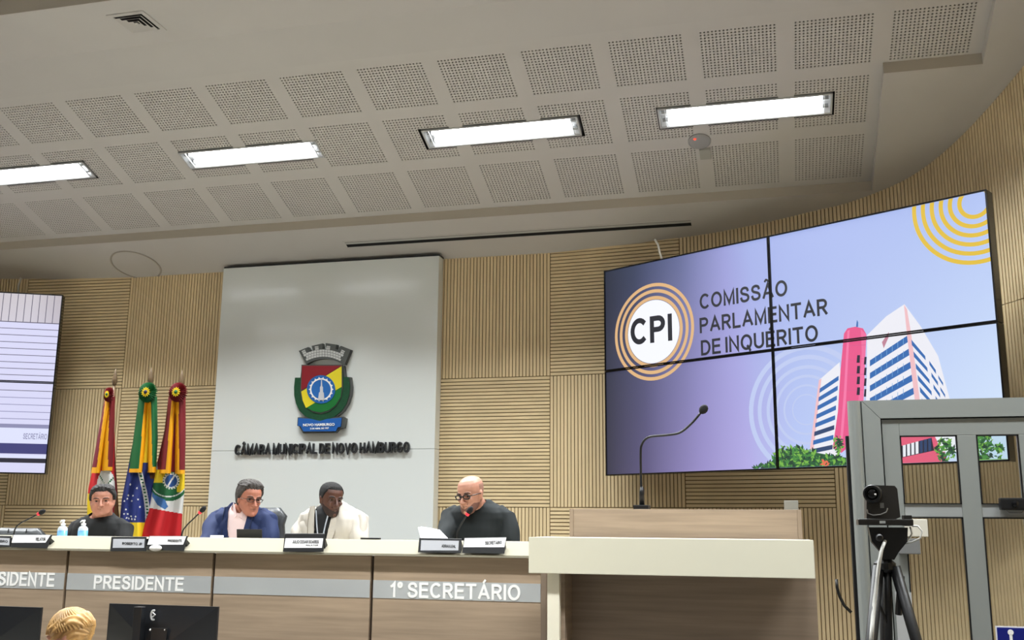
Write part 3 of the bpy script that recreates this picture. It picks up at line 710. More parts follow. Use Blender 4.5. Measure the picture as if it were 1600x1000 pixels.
for i in range(6):
    y = 225 + i*68; k_ = i*12
    poly([(905 + k_, y), (985 + k_, y + 95), (988 + k_, y + 120), (908 + k_, y + 32)], gl)
    poly([(1008 + k_, y + 122), (1046 + k_, y + 176), (1048 + k_, y + 200), (1010 + k_, y + 146)], gl)
    if i < 4: poly([(1060 + k_, y + 205), (1088 + k_, y + 250), (1089 + k_, y + 268), (1062 + k_, y + 225)], gl)
poly([(735, 240), (775, 180), (772, 215), (745, 275)], pic('emblem', (190, 130, 150)))
# base of the building and park, seen through the glazed door
def q_(P, m): s.poly(P, m)
skyb = pic('sky_low', (198, 224, 246)); 
q_([(1332, 640), (1470, 640), (1480, 735), (1332, 735)], pic('base_pink', (236, 96, 128)))
q_([(1408, 697), (1456, 684), (1460, 704), (1410, 715)], wd)
for k in range(7):
    x = 1411 + k*6.6; q_([(x, 696 - k*1.8), (x + 4.6, 695 - k*1.8), (x + 4.8, 713 - k*1.5), (x + .4, 714 - k*1.5)], pwhite if k < 4 else gl2)
q_([(1460, 680), (1497, 680), (1497, 706), (1470, 706), (1465, 690)], pwhite)
lf = [pic('leaf_a', (34, 92, 52)), pic('leaf_b', (70, 140, 62)), pic('leaf_c', (22, 60, 44)), pic('leaf_d', (120, 180, 70))]
rn = random.Random(3)
def foliage(cx, cy, rx, ry, n, sz=5, pal=lf):
    for i in range(n):
        a = rn.random()*6.283; rr = math.sqrt(rn.random()); x = cx + rx*rr*math.cos(a); y = cy + ry*rr*math.sin(a); t = rn.random()*3.14; l = sz*(.5 + rn.random())
        q_([(x - l*math.cos(t), y - l*math.sin(t)), (x + l*.4*math.sin(t), y - l*.4*math.cos(t)), (x + l*math.cos(t), y + l*math.sin(t)), (x - l*.4*math.sin(t), y + l*.4*math.cos(t))], pal[rn.randrange(len(pal))])
q_([(1195, 734), (1210, 716), (1236, 700), (1270, 706), (1300, 712), (1330, 716), (1330, 736), (1195, 736)], lf[0])
foliage(1245, 716, 38, 18, 170, 4.5); foliage(1235, 708, 22, 14, 60, 4); foliage(1210, 728, 22, 7, 50, 4); foliage(1190, 731, 14, 5, 30, 4, lf[:3])
foliage(1295, 722, 28, 12, 90, 4); foliage(1310, 700, 8, 20, 50, 4, lf[1:4]); foliage(1290, 724, 8, 4, 14, 3, [pic('flower', (230, 110, 80))])
q_([(1497, 640), (1575, 640), (1575, 735), (1497, 735)], skyb)
foliage(1478, 703, 16, 18, 90, 4.5); foliage(1537, 697, 16, 24, 130, 5); foliage(1562, 700, 7, 6, 36, 4); foliage(1560, 716, 12, 5, 14, 3)
q_([(1500, 718), (1575, 717), (1575, 735), (1500, 735)], lf[3]); foliage(1530, 724, 30, 4, 60, 4, [lf[3], lf[1]])
s.build('slide_picture', vw)
def stext(t, x0, y0, x1, y1, h0, m=navy, bold=.03, par=vw, nm='slide_lettering', d=.0035, f=scr):
    a = f(x0, y0); b = f(x1, y1); c = f(x0, y0 - h0)
    text(nm, t, (a[0], -d, a[1]), (b[0], -d, b[1]), (a[0] + 0*(c[0] - a[0]), -d, c[1]), m, par, .0004, bold, local=True, t=.24 if t == 'CPI' else .20)
stext('COMISSÃO', 1094, 484, 1231, 462, 24); stext('PARLAMENTAR', 1094, 521, 1294, 492, 24); stext('DE INQUÉRITO', 1096, 556, 1279, 533, 24)
stext('CPI', 986, 540, 1051, 532, 41, bold=.045)
m = MB(); 
for zz in (ZB + .35, ZB + SH - .35):
    for t_ in (.18, .82):
        p = SLp + SU*(SW*t_); b_ = p - Vector((SNn.x, SNn.y))*.18; n2 = Vector((-SNn.x, -SNn.y)); 
        L_ = .1
        while True:
            q2 = b_ + n2*L_; sgn = min((q2 - wp).length for wp in PF)
            inside = min(range(len(PF)), key=lambda i: (PF[i] - q2).length); pw = PF[inside]; dn = PF[min(inside + 1, len(PF) - 1)] - PF[max(inside - 1, 0)]; nw = Vector((dn.y, -dn.x)).normalized()
            if (q2 - pw).dot(nw) < .03 or L_ > 2.2: break
            L_ += .03
        m.tube([(b_.x, b_.y, zz), (q2.x, q2.y, zz)], .025, 8)
m.build('wall_arm', black_m, vw)
# left screen
TLp = Vector((at(99, 461, 7.9).x, 7.9)); th = math.radians(27); LWd = 2.6; LU = Vector((math.cos(th), math.sin(th))); LO = TLp - LU*LWd
zt = at(98, 461, 7.9).z; zb_ = at(75, 741, 7.9).z; LH = zt - zb_
ls = empty('video_wall', (LO.x, LO.y, zb_), 'bright white video wall at the left edge showing a live view of the slatted wall', 'screen', rz=th)
LN = Vector((LU.y, -LU.x, 0)); LDd = LN.x*LO.x + LN.y*LO.y
def lscr(px, py):
    p = onpl(px, py, (LN.x, LN.y, 0), LDd); return ((p.x - LO.x)*LU.x + (p.y - LO.y)*LU.y, p.z - zb_)
bg2 = grad_mat('feed_background', LWd, LH, [(0, (214, 214, 244)), (.6, (222, 222, 248)), (1, (214, 214, 246))], [(0, (196, 186, 188)), (.7, (204, 196, 200)), (.9, (206, 200, 206)), (1, (188, 180, 186))])
wall_of_screens(ls, LWd, LH, bg2, 2)
s = Slide(lscr, LWd, LH); W_, H_ = LWd, LH
ln = pic('feed_line', (92, 88, 108)); ln2 = pic('feed_line_light', (140, 140, 176)); pale = pic('feed_pale', (216, 216, 246)); dk = pic('feed_dark', (28, 26, 44)); ind = pic('feed_indigo', (58, 58, 118))
z5 = lscr(90, 506)[1]
s.poly([(0, 0), (W_, 0), (W_, z5), (0, z5)], pale, raw=True)
s.poly([(0, z5 - .004), (W_, z5 - .004), (W_, z5 + .004), (0, z5 + .004)], ln, raw=True)
x = W_ - .075
while x > .02: s.poly([(x, z5), (x + .006, z5), (x + .006, H_), (x, H_)], ln, raw=True); x -= .062
for k, y in enumerate((516, 526, 537, 547, 557, 568, 578, 588, 612, 623, 634, 645, 656)):
    z_ = lscr(85, y)[1]; s.poly([(0, z_ - .003), (W_, z_ - .003), (W_, z_ + .003), (0, z_ + .003)], ln if k < 9 else ln2, raw=True)
def band(y0, y1, m): a, b = lscr(80, y0)[1], lscr(80, y1)[1]; s.poly([(0, b), (W_, b), (W_, a), (0, a)], m, raw=True)
band(664, 670, ln2); band(670, 694, pic('feed_white', (222, 226, 252))); band(694, 710, ind); band(710, 712, pale); band(712, 717, pic('feed_white', (222, 226, 252))); band(717, 724, dk); band(724, 739, pale)
s.build('feed_picture', ls)
a = lscr(36, 686); b = (LWd - .02, a[1]); c = lscr(36, 677)
text('feed_lettering', 'SECRETÁRIO', (a[0], -.004, a[1]), (b[0], -.004, b[1]), (a[0], -.004, c[1]), ln2, ls, .0004, .02, local=True)
for nm, pts, lab in (('cable', [(1023, 374), (1028, 382), (1031, 396), (1034, 404)], 'thin pale cable dropping from the soffit behind the large slide screen'), ('cable', [(33, 434), (29, 446), (28, 460)], 'thin pale cable dropping from the soffit onto the left screen')):
    m = MB(); m.tube([at(x, y, 7.6 if x > 500 else 7.9) for x, y in pts], .009, 6); o = m.build(nm, mat('cable_pale', (200, 196, 184), .6), smooth=True); tag(centre(o), lab, 'cable')
# ------------------------------------------------------------------ council desk
YD = 5.5
JX = [-6.16, -5.175, -4.185, -3.198, -2.212, -1.217]
zt_ = 1.338; sz0, sz1 = 1.110, 1.206
desk = empty('council_desk', (-3.7, YD, 0), 'long grey-brown wooden council desk with cream ledge and lettered silver strips', 'desk')
names = [None, 'VICE-PRESIDENTE', 'PRESIDENTE', None, '1º SECRETÁRIO']
tb = {2: ((146, 920), (286, 922), (147, 899)), 4: ((609, 933), (813, 936), (609, 909))}
for i in range(5):
    x0, x1 = JX[i] + .009, JX[i + 1] - (.009 if i < 4 else .03)
    m = MB(); m.bbox(x0, x1, YD, YD + .022, 0.02, zt_, .002)
    fp = m.build('front_panel', desk_wood, desk)
    m = MB(); m.box(x0 + .001, x1 - .001, YD - .003, YD, sz0, sz1); m.build('silver_strip', silver, fp)
    if names[i]:
        ys_ = YD - .004
        if i == 1:
            br = at(84, 917, ys_); wd_ = 1.0; hh = at(84, 895, ys_).z - br.z
            bl = Vector((br.x - .86, ys_, br.z)); tl = bl + Vector((0, 0, hh))
        else:
            bl, br, tl = [at(*p, ys_) for p in tb[i]]; br.z = bl.z; tl.x = bl.x
        text('lettering', names[i], bl, br, tl, white_m, fp, .003, .022, label='white capital letters')
m = MB(); m.box(-6.2, JX[-1] - .02, YD + .022, YD + .04, 0, zt_ - .002); m.build('carcass', mat('carcass_dark', (58, 44, 34), .7), desk)
m = MB(); m.bbox(JX[-1] - .028, JX[-1], YD - .012, 6.15, 0, zt_ + .002, .002); m.build('side_panel', mat('desk_side', (128, 112, 96), .5), desk)
m = MB(); prof = [(YD - .05, zt_ + .002), (YD - .05, zt_ + .014), (YD + .075, 1.422), (YD + .18, 1.424), (YD + .18, 1.39), (YD + .03, zt_ + .002)]
m.prism([(-6.2, y, z) for y, z in prof], (6.2 + JX[-1], 0, 0)); m.build('ledge', mat('ledge_cream', (152, 147, 130), .85, spec=.1), desk)
m = MB(); m.bbox(-6.2, JX[-1] - .03, YD + .04, 6.15, 1.205, 1.235, .004); m.build('worktop', cream, desk)
for x in (-5.2, -4.2, -3.2, -2.2):
    m = MB(); m.box(x - .012, x + .012, YD + .04, 6.1, .5, 1.205); m.build('support_panel', desk_wood, desk)
def ledge_y(z): return YD - .05 + (z - zt_ - .014)/(1.422 - zt_ - .014)*.125
# name plates rest on the sloping ledge
plate_w = mat('plate_white', (240, 240, 242), .3); plate_g = mat('plate_grey', (182, 184, 190), .3); ink = mat('plate_ink', (20, 20, 22), .5)
def plate_pts(P, y): return [at(a, b, y) for a, b in P]
def nameplate(lab, frameP, faceP, txt, tx, facem, grp='name plates along the desk ledge', small=None, foot=None):
    """frameP, faceP : quads (tl, tr, br, bl) of the black plate and its card"""
    yb, yt = YD - .058, YD - .030
    def pt(p, off=0):
        bot = max(q[1] for q in frameP); top = min(q[1] for q in frameP); k = (bot - p[1])/(bot - top)
        return at(p[0], p[1], yb + (yt - yb)*k - off)
    Fq = [pt(p) for p in frameP]
    base = (Fq[2] + Fq[3])/2
    r = empty('name_plate', base, lab, 'name plate', grp)
    m = MB(); m.prism([Fq[0], Fq[1], Fq[2], Fq[3]], (0, .006, .002)); m.build('plate', black_m, r)
    m = MB(); m.prism([pt(p, .0015) for p in faceP], (0, .002, 0)); m.build('card', facem, r)
    z = min(Fq[2].z, Fq[3].z); hb = (Fq[0].z - Fq[3].z)
    m = MB(); x0, x1 = Fq[3].x + .01, Fq[2].x - .01
    m.prism([(x0, yt + .006, z + hb*.9), (x0, YD + .02, 1.392), (x0, YD - .012, 1.370)], (x1 - x0, 0, 0)); m.build('stand', black_m, r)
    for t, (bx, by), (ex, ey), h in txt:
        text('lettering', t, pt((bx, by), .004), pt((ex, ey), .004), pt((bx, by - h), .004), ink, r, .0006, .03)
    return r
nameplate('grey name plate cut by the left edge, on the desk ledge', [(-42, 836), (17, 838), (16, 855), (-43, 852)], [(-38, 839), (15, 841), (14, 852), (-39, 849)], [('MEMBRO', (-12, 847), (12, 848), 4)], None, plate_g)
nameplate('white name plate on black stand before the empty leather chair at left', [(20, 836), (81, 836), (73, 857), (17, 855)], [(21, 836), (79, 836), (71, 848), (18, 848)], [('RELATOR', (56, 845), (71, 845), 5)], None, plate_w)
nameplate('grey name plate in black frame between left man and the flags', [(174, 839), (228, 839), (228, 861), (172, 861)], [(177, 842), (226, 842), (225, 856), (176, 856)], [('ROBERTO JR', (191, 851), (222, 852), 4)], None, plate_g)
nameplate('white name plate reading Presidente below the red and white flag', [(233, 838), (293, 838), (287, 861), (229, 859)], [(234, 838), (291, 838), (286, 851), (230, 851)], [('PRESIDENTE', (262, 847), (284, 847), 4)], None, plate_w)
nameplate('white name plate with black borders before the man in the cream blazer', [(445, 834), (507, 834), (505, 862), (442, 862)], [(446, 841), (505, 841), (503, 856), (444, 856)], [('JULIO CESAR SOARES', (457, 849), (498, 849), 5), ('RELATOR', (478, 853), (497, 853), 2.2)], None, plate_w)
nameplate('silver name plate in thick black frame before the bald man, left of a white plate', [(655, 841), (721, 842), (720, 864), (653, 863)], [(658, 844), (717, 845), (716, 860), (657, 860)], [('ADRIAN LEAL', (690, 855), (712, 856), 4.5)], None, plate_g)
nameplate('white Secretário name plate on black stand before the bald man', [(725, 841), (791, 840), (788, 865), (722, 864)], [(726, 841), (791, 840), (788, 855), (724, 855)], [('SECRETÁRIO', (758, 851), (784, 850), 5)], None, plate_w)
m = MB(); c = at(240, 857, YD - .09); m.ball((c.x, c.y + .02, c.z + .002), .038, .030, .018); o = m.build('computer_mouse', white_m, smooth=True)
tag(centre(o), 'white rounded mouse lying on the ledge before the Presidente plate', 'mouse')
# things on the worktop behind the ledge
WT = 1.235
def bottle(px, lab):
    c = at(px, 837, 5.8); r = empty('hand_sanitizer', (c.x, 5.8, WT), lab, 'bottle', 'sanitizer bottles behind the ledge')
    z0 = WT; zt2 = at(px, 823, 5.8).z; zz = at(px, 813, 5.8).z; liquid = at(px, 829, 5.8).z
    m = MB(); m.lathe([(.028, z0), (.030, z0 + .01), (.030, zt2 - .012), (.022, zt2), (.012, zt2 + .004)], Matrix.Translation((c.x, 5.8, 0)), 16)
    m.build('bottle', mat('bottle_clear', (200, 214, 226), .12, alpha=1), r, smooth=True)
    m = MB(); m.lathe([(.0305, z0 + .012), (.0308, liquid)], Matrix.Translation((c.x, 5.8, 0)), 16); m.build('label', mat('sanitizer_blue', (96, 158, 206), .3), r, smooth=True)
    m = MB(); m.lathe([(.013, zt2 + .002), (.015, zt2 + .02), (.006, zt2 + .024), (.006, zz - .008)], Matrix.Translation((c.x, 5.8, 0)), 12)
    m.tube([(c.x + .006, 5.8, zz - .004), (c.x - .012, 5.8, zz - .004), (c.x - .026, 5.8, zz - .012)], [.008, .007, .004], 8); m.build('pump', white_m, r, smooth=True)
bottle(97, 'left of two clear sanitizer pump bottles in front of the man in black'); bottle(129, 'right of two clear sanitizer pump bottles in front of the man in black')
# laptop
a, b, c_, d_ = at(396, 827, 5.95), at(434, 826, 5.95), at(431, 845, 5.85), at(394, 845, 5.85)
r = empty('laptop', (c_ + d_)/2, 'black laptop lid standing open in front of the man in the blue suit', 'laptop')
r.location = ((a.x + b.x)/2, 5.95, WT); WM[r.name] = Matrix.Translation(r.location)
x0, x1 = a.x, b.x; tz = a.z
m = MB(); m.prism([(x0, 5.78, WT + .018), (x1, 5.78, WT + .018), (x1, 5.70 + .04, tz), (x0, 5.70 + .04, tz)], (0, .006, .001)); m.build('lid', mat('laptop_black', (30, 32, 34), .3), r)
m = MB(); m.bbox(x0, x1, 5.78, 5.98, WT + .001, WT + .018, .003); m.build('base', black_m, r)
p = at(400, 834, 5.735); m = MB(); m.lathe([(.007, 0), (.007, .003)], Matrix.Translation((p.x, 5.750, p.z)) @ Matrix.Rotation(math.pi/2, 4, 'X'), 16); m.build('round_badge', white_m, r)
c = at(339, 838, 5.78); m = MB(); m.lathe([(.034, WT), (.04, at(339, 836.5, 5.78).z), (.036, at(339, 836.5, 5.78).z), (.03, WT + .02)], Matrix.Translation((c.x, 5.78, 0)), 20)
tag(centre(m.build('cup', mat('cup_white', (226, 226, 226), .3), smooth=True)), 'white cup rim showing over the ledge before the blue suit', 'cup')
a, b = at(571, 836, 5.72), at(600, 838, 5.72); m = MB(); m.bbox(a.x, b.x, 5.645, 5.675, 1.4245, 1.434, .003)
tag(centre(m.build('mobile_phone', black_m)), 'thin black phone lying on the ledge right of the cream blazer man', 'phone')
# gooseneck microphones
def gooseneck(pts, Y, head, lab, grp, zbase, light=True):
    P = [at(x, y, Y) for x, y in pts]; base = Vector((P[0].x, Y, zbase)); r = empty('gooseneck_microphone', base, lab, 'microphone', grp)
    m = MB(); m.bbox(base.x - .04, base.x + .04, Y - .045, Y + .045, zbase, zbase + .03, .006); m.build('base', black_m, r)
    # smooth stem
    Q = [base + Vector((0, 0, .03))] + P; S = []
    for i in range(len(Q) - 1):
        p0, p1, p2, p3 = Q[max(i - 1, 0)], Q[i], Q[i + 1], Q[min(i + 2, len(Q) - 1)]
        for j in range(6):
            t = j/6; S.append(.5*((2*p1) + (p2 - p0)*t + (2*p0 - 5*p1 + 4*p2 - p3)*t*t + (3*p1 - p0 - 3*p2 + p3)*t*t*t))
    S.append(Q[-1]); m = MB(); m.tube(S, .0045 if light else .0062, 8)
    if not light: m.tube([base + Vector((0, 0, .03)), base + Vector((0, 0, .10)), base + Vector((0, 0, .125))], [.014, .013, .007], 12)
    m.build('stem', black_m, r, smooth=True)
    d = (S[-1] - S[-3]).normalized(); h0 = S[-1]
    Mx = Matrix.Translation(h0) @ Vector((0, 0, 1)).rotation_difference(d).to_matrix().to_4x4()
    m = MB(); m.lathe([(.004, 0), (head*.62, .006), (head, .018), (head*1.05, .032), (head*.8, .046), (head*.3, .054)], Mx, 16); m.build('windscreen', mat('foam_black', (16, 16, 18), .9), r, smooth=True)
    if light:
        m = MB(); m.lathe([(head*.6, -.006), (head*.72, .0), (head*.72, .008), (head*.6, .010)], Mx, 16); m.build('light_ring', mat('mic_red_ring', (230, 24, 40), emit=2.5), r, smooth=True)
g = 'gooseneck microphones on the desk'
gooseneck([(22, 832), (30, 819), (45, 811), (60, 803)], 5.78, .015, 'gooseneck microphone at far left in front of the empty leather chair', g, WT)
gooseneck([(284, 836), (291, 822), (303, 810), (312, 801)], 5.78, .015, 'gooseneck microphone with red ring left of the man in the blue suit', g, WT)
gooseneck([(714, 838), (717, 826), (723, 815), (730, 804)], 5.78, .016, 'gooseneck microphone with red ring at the mouth of the bald man', g, WT)
# paper held by the bald man
P = [at(653, 824, 5.86), at(668, 826, 5.86), at(683, 829, 5.84), at(697, 842, 5.72), at(658, 842, 5.72)]
m = MB(); m.prism(P, (0, .0015, .0005)); m.prism([p + Vector((.012, .012, .004)) for p in P[:3]] + [p + Vector((.01, .012, .0)) for p in P[3:]], (0, .0015, .0005)); tag(centre(m.build('paper_sheet', mat('paper', (226, 228, 234), .7))), 'white paper sheets held up by the bald man', 'paper')
# ------------------------------------------------------------------ lectern
YLc = 4.95
a, b, c_, d_ = at(826, 838, YLc), at(1271, 845, YLc), at(827, 893, YLc), at(1275, 907, YLc)
lx0, lx1 = a.x, b.x; lz1 = (a.z + b.z)/2; lz0 = (c_.z + d_.z)/2
lec = empty('lectern', ((lx0 + lx1)/2, 5.2, 0), 'wide wooden lectern with a thick cream front shelf', 'lectern')
m = MB(); m.bbox(lx0, lx1, YLc, YLc + .03, lz0, lz1, .003); m.bbox(lx0 + .01, lx1 - .01, YLc + .03, 5.30, lz1 - .03, lz1 - .0005, .003); m.build('shelf', mat('lectern_cream', (214, 210, 190), .35), lec)
pc = at(855, 900, YLc + .04); pd = at(874, 900, YLc + .04)
m = MB(); m.bbox(pc.x, pd.x, YLc + .04, YLc + .075, 0, lz1 - .031, .003); m.build('post', cream, lec)
m = MB(); YL2 = YLc + .26; m.bbox(pd.x + .0, at(1277, 950, YL2).x, YL2, YL2 + .025, 0, lz1 - .031, .002); m.build('front_board', lect_wood, lec)
m = MB(); m.bbox(pd.x, pd.x + .02, YLc + .076, YL2 - .001, 0, lz1 - .031, .002); m.build('side_board', lect_wood, lec)
YL3 = 5.31; u0, u1 = at(890, 795, YL3), at(1252, 797, YL3)
m = MB(); m.bbox(u0.x + .02, u1.x - .02, YL3, YL3 + .02, 1.0, u0.z, .002); m.build('upper_board', lect_wood, lec)
m = MB(); m.bbox(u0.x, u0.x + .02, YL3 - .004, YL3 + .3, 0, u0.z, .002); m.build('side_board', mat('lectern_side', (142, 124, 106), .5), lec)
m = MB(); m.bbox(u1.x - .02, u1.x, YL3 - .004, YL3 + .3, 0, u0.z, .002); m.build('side_board', mat('lectern_side', (142, 124, 106), .5), lec)
m = MB(); m.bbox(u0.x + .021, u1.x - .021, YL3 + .021, YL3 + .3, u0.z - .03, u0.z - .008, .002); m.build('top_board', lect_wood, lec)
m = MB(); m.bbox(u0.x + .021, u1.x - .021, YL3 + .021, YL3 + .28, .0, .04, .002); m.build('bottom_board', lect_wood, lec)
gooseneck([(1003, 790), (1002, 760), (1001, 712), (1003, 694), (1014, 683), (1040, 680), (1062, 676), (1080, 662), (1094, 646)], 5.42, .021, 'tall black gooseneck microphone rising from the lectern in front of the big slide screen', None, u0.z - .008, light=False)
p0 = at(1003, 795, 5.42); p1 = at(1003, 770, 5.42)
p = at(1236, 786, 5.5); m = MB(); m.bbox(p.x - .035, p.x + .035, 5.47, 5.52, u0.z - .008, p.z + .012, .004)
tag(centre(m.build('cable_box', mat('box_grey2', (138, 138, 130), .5))), 'small grey box on the right end of the lectern top', 'box')
sR_ = None
# cable on the wall right of the lectern
m = MB(); m.tube([at(x, y, 6.4) for x, y in ((1307, 905), (1308, 918), (1312, 932), (1319, 946), (1330, 957))], .010, 6)
tag(centre(m.build('cable', black_m, smooth=True)), 'black cable end hanging beside the aluminium door frame', 'cable')
# ------------------------------------------------------------------ glazed aluminium door
YG = 4.4
def gx(px, py=800): return at(px, py, YG).x
xa, xb, xc_, xd, xe_, xf, xg, xh = gx(1324, 640), gx(1346, 640), gx(1376, 655), gx(1405, 681), gx(1494, 681), gx(1524, 681), gx(1590, 681), gx(1640, 681)
ztop = at(1345, 627, YG).z; zl = at(1500, 654, YG).z; zg = at(1450, 681, YG).z; zm1, zm0 = at(1460, 788, YG).z, at(1460, 808, YG).z
dr = empty('glazed_door', ((xa + xh)/2, YG, 0), 'grey aluminium framed glass door standing at the right edge', 'door')
XE = xh + .35
m = MB(); R_ = (xb - xa)/2
m.rings([[Vector((xa + R_ + R_*math.cos(t), YG + .0 + R_*math.sin(t)*1.1, z)) for t in [2*math.pi*i/20 for i in range(20)]] for z in (0, ztop)]); m.build('corner_post', alu, dr, smooth=False)
m = MB(); m.box(xa - .012, xa + .004, YG + .01, YG + .05, 0, ztop - .14); m.build('rubber_seal', black_m, dr)
m = MB(); t_ = .004
m.prism([(xb, YG - .02, 0), (xc_ - .003, YG - .02, 0), (xc_ - .003, YG - .02, zl + .003), (xb, YG - .02, ztop)], (0, .05, 0)); m.build('frame_stile', alu, dr)
m = MB(); m.prism([(xb + .001, YG - .0205, ztop), (xc_ - .002, YG - .0205, zl + .004), (XE, YG - .0205, zl + .004), (XE, YG - .0205, ztop)], (0, .05, 0)); m.build('frame_rail', alu, dr)
m = MB(); m.bbox(xc_ + .002, xd, YG - .014, YG + .03, .01, zl - .001, .002); m.build('door_stile', alu, dr)
m = MB(); m.bbox(xd, XE, YG - .014, YG + .03, zg, zl - .001, .002); m.build('door_rail', alu, dr)
m = MB(); m.bbox(xd, XE, YG - .014, YG + .03, .01, .2, .002); m.build('door_rail', alu, dr)
for a_, b_ in ((xd + .001, xe_), (xf, xg)):
    m = MB(); m.bbox(a_, b_, YG - .012, YG + .028, zm0, zm1, .002); m.build('middle_rail', mat('door_rail_light', (166, 170, 170), .4, metal=.25), dr)
m = MB(); m.bbox(xe_, xf, YG - .014, YG + .03, .2, zg, .002); m.build('door_stile', alu, dr)
m = MB(); m.bbox(xg, xg + .06, YG - .014, YG + .03, .2, zg, .002); m.build('door_stile', alu, dr)
m = MB(); m.bbox(xg + .06, XE, YG - .012, YG + .028, .2, zg, .002); m.build('blank_panel', alu, dr)
m = MB(); m.box(xc_ - .02, xc_ + .02, YG + .031, YG + .036, .01, zl + .02); m.box(xc_ + .02, XE, YG + .031, YG + .036, zl - .02, zl + .02); m.build('gap_shade_strip', black_m, dr)  # black strips added behind the door gap, standing in for its shade
gasket = MB()
for a_, b_ in ((xd, xe_), (xf, xg)):
    for z0, z1 in ((.2, zm0), (zm1, zg)):
        for q in ((a_, a_ + .005, z0, z1), (b_ - .006, b_, z0, z1), (a_, b_, z1 - .005, z1), (a_, b_, z0, z0 + .004)): gasket.box(q[0], q[1], YG - .015, YG - .011, q[2], q[3])
gasket.build('gasket', black_m, dr)
gm = bpy.data.materials.new('clear_glass'); gm.use_nodes = True; nt = gm.node_tree; nt.nodes.clear()
o_ = nt.nodes.new('ShaderNodeOutputMaterial'); mx = nt.nodes.new('ShaderNodeMixShader'); tr_ = nt.nodes.new('ShaderNodeBsdfTransparent'); gs = nt.nodes.new('ShaderNodeBsdfGlossy'); fr = nt.nodes.new('ShaderNodeFresnel')
tr_.inputs[0].default_value = (.96, .97, .965, 1); gs.inputs['Roughness'].default_value = .02; fr.inputs[0].default_value = 1.35
nt.links.new(fr.outputs[0], mx.inputs[0]); nt.links.new(tr_.outputs[0], mx.inputs[1]); nt.links.new(gs.outputs[0], mx.inputs[2]); nt.links.new(mx.outputs[0], o_.inputs[0])
for a_, b_ in ((xd, xe_), (xf, xg)):
    for z0, z1 in ((.2, zm0), (zm1, zg)):
        m = MB(); m.box(a_ + .001, b_ - .001, YG + .004, YG + .010, z0 + .001, z1 - .001); m.build('glass_pane', gm, dr)
def bx(nm, px0, py0, px1, py1, Y, dep, mm, lab, cat):
    a_ = at(px0, py0, Y); b_ = at(px1, py1, Y); m = MB(); m.bbox(a_.x, b_.x, Y, Y + dep, b_.z, a_.z, .003); return tag(centre(m.build(nm, mm)), lab, cat)
bx('wall_switch', 1413, 811, 1451, 839, YG - .033, .016, mat('switch_cream', (222, 218, 204), .5), 'cream square switch box on the door behind the tripod camera', 'switch')
bx('lock_box', 1403, 841, 1439, 866, YG - .032, .016, mat('lock_grey', (146, 148, 148), .4, metal=.4), 'grey metal lock plate on the door below the cream box', 'lock')
# small black device at the frame edge
p0 = at(1562, 778, YG - .05); p1 = at(1612, 797, YG - .05)
r = empty('door_camera', ((p0.x + p1.x)/2, YG - .04, p1.z), 'small black box device fixed on the door rail at the right edge', 'device')
m = MB(); m.bbox(p0.x, p1.x, YG - .06, YG - .016, p1.z, p0.z, .006); m.build('body', black_m, r)
m = MB(); m.lathe([(.012, 0), (.012, .012), (.004, .016)], Matrix.Translation((p0.x + .05, YG - .06, (p0.z + p1.z)/2)) @ Matrix.Rotation(math.pi/2, 4, 'X'), 16); m.build('lens', black_g, r)
m = MB(); m.tube([(p0.x + .02, YG - .04, p1.z), (p0.x + .03, YG - .04, p1.z - .012), (p0.x + .075, YG - .04, p1.z - .012), (p0.x + .085, YG - .04, p1.z)], .003, 6); m.build('bracket', metal_m, r)
# accessibility sign on the lower pane
a_, b_ = at(1555, 978, YG - .02), at(1625, 1040, YG - .02); cz_ = (a_.z + b_.z)/2
r = empty('accessibility_sign', ((a_.x + b_.x)/2, YG - .02, b_.z), 'blue accessibility sign with white border on the lower glass at bottom right', 'sign')
m = MB(); m.bbox(a_.x, b_.x, YG - .019, YG - .016, b_.z, a_.z, .001); m.build('plate', mat('sign_white', (226, 226, 228), .4), r)
m = MB(); m.bbox(a_.x + .005, b_.x - .005, YG - .0205, YG - .0185, b_.z + .005, a_.z - .005, .0008); m.build('blue_field', mat('sign_blue', (8, 24, 118), .4), r)
h = at(1579, 988, YG - .02); m = MB(); m.lathe([(.0105, 0), (.0105, .0015)], Matrix.Translation((h.x, YG - .0205, h.z)) @ Matrix.Rotation(math.pi/2, 4, 'X'), 20)
m.box(h.x - .005, h.x + .005, YG - .022, YG - .0205, h.z - .07, h.z - .008); m.box(h.x - .005, h.x + .03, YG - .022, YG - .0205, h.z - .045, h.z - .037); m.box(h.x - .005, h.x + .035, YG - .022, YG - .0205, h.z - .077, h.z - .068); m.build('wheelchair_symbol', white_m, r)
# ------------------------------------------------------------------ PTZ camera on tripod
YT_ = 3.75
def tp(px, py, dy=0): return at(px, py, YT_ + dy)
cpt_ = tp(1384, 905); tri = empty('tripod', (cpt_.x, YT_, 0), 'black camera tripod standing before the glazed door', 'tripod')
blk = mat('tripod_black', (20, 21, 23), .45)
m = MB(); a_ = tp(1357, 823); b_ = tp(1418, 848); c_ = tp(1385, 872)
m.rings([[Vector((x, YT_ + y, z)) for x, y in ((x0, -.03), (x1, -.03), (x1, .035), (x0, .035))] for x0, x1, z in ((tp(1356, 824).x, tp(1417, 824).x, tp(1380, 824).z), (tp(1361, 846).x, tp(1416, 846).x, tp(1380, 846).z), (tp(1375, 862).x, tp(1403, 862).x, tp(1380, 862).z), (tp(1377, 874).x, tp(1396, 874).x, tp(1380, 874).z))]); m.build('pan_head', blk, tri)
m = MB(); k1 = tp(1372, 840); m.lathe([(.012, 0), (.012, .03), (.008, .034)], Matrix.Translation((k1.x, YT_ - .03, k1.z)) @ Matrix.Rotation(math.pi/2, 4, 'X'), 12); m.build('knob', blk, tri)
m = MB(); m.tube([tp(1386, 872), tp(1388, 1000)], .014, 12); m.build('centre_column', blk, tri, smooth=True)
zh = tp(1388, 880).z
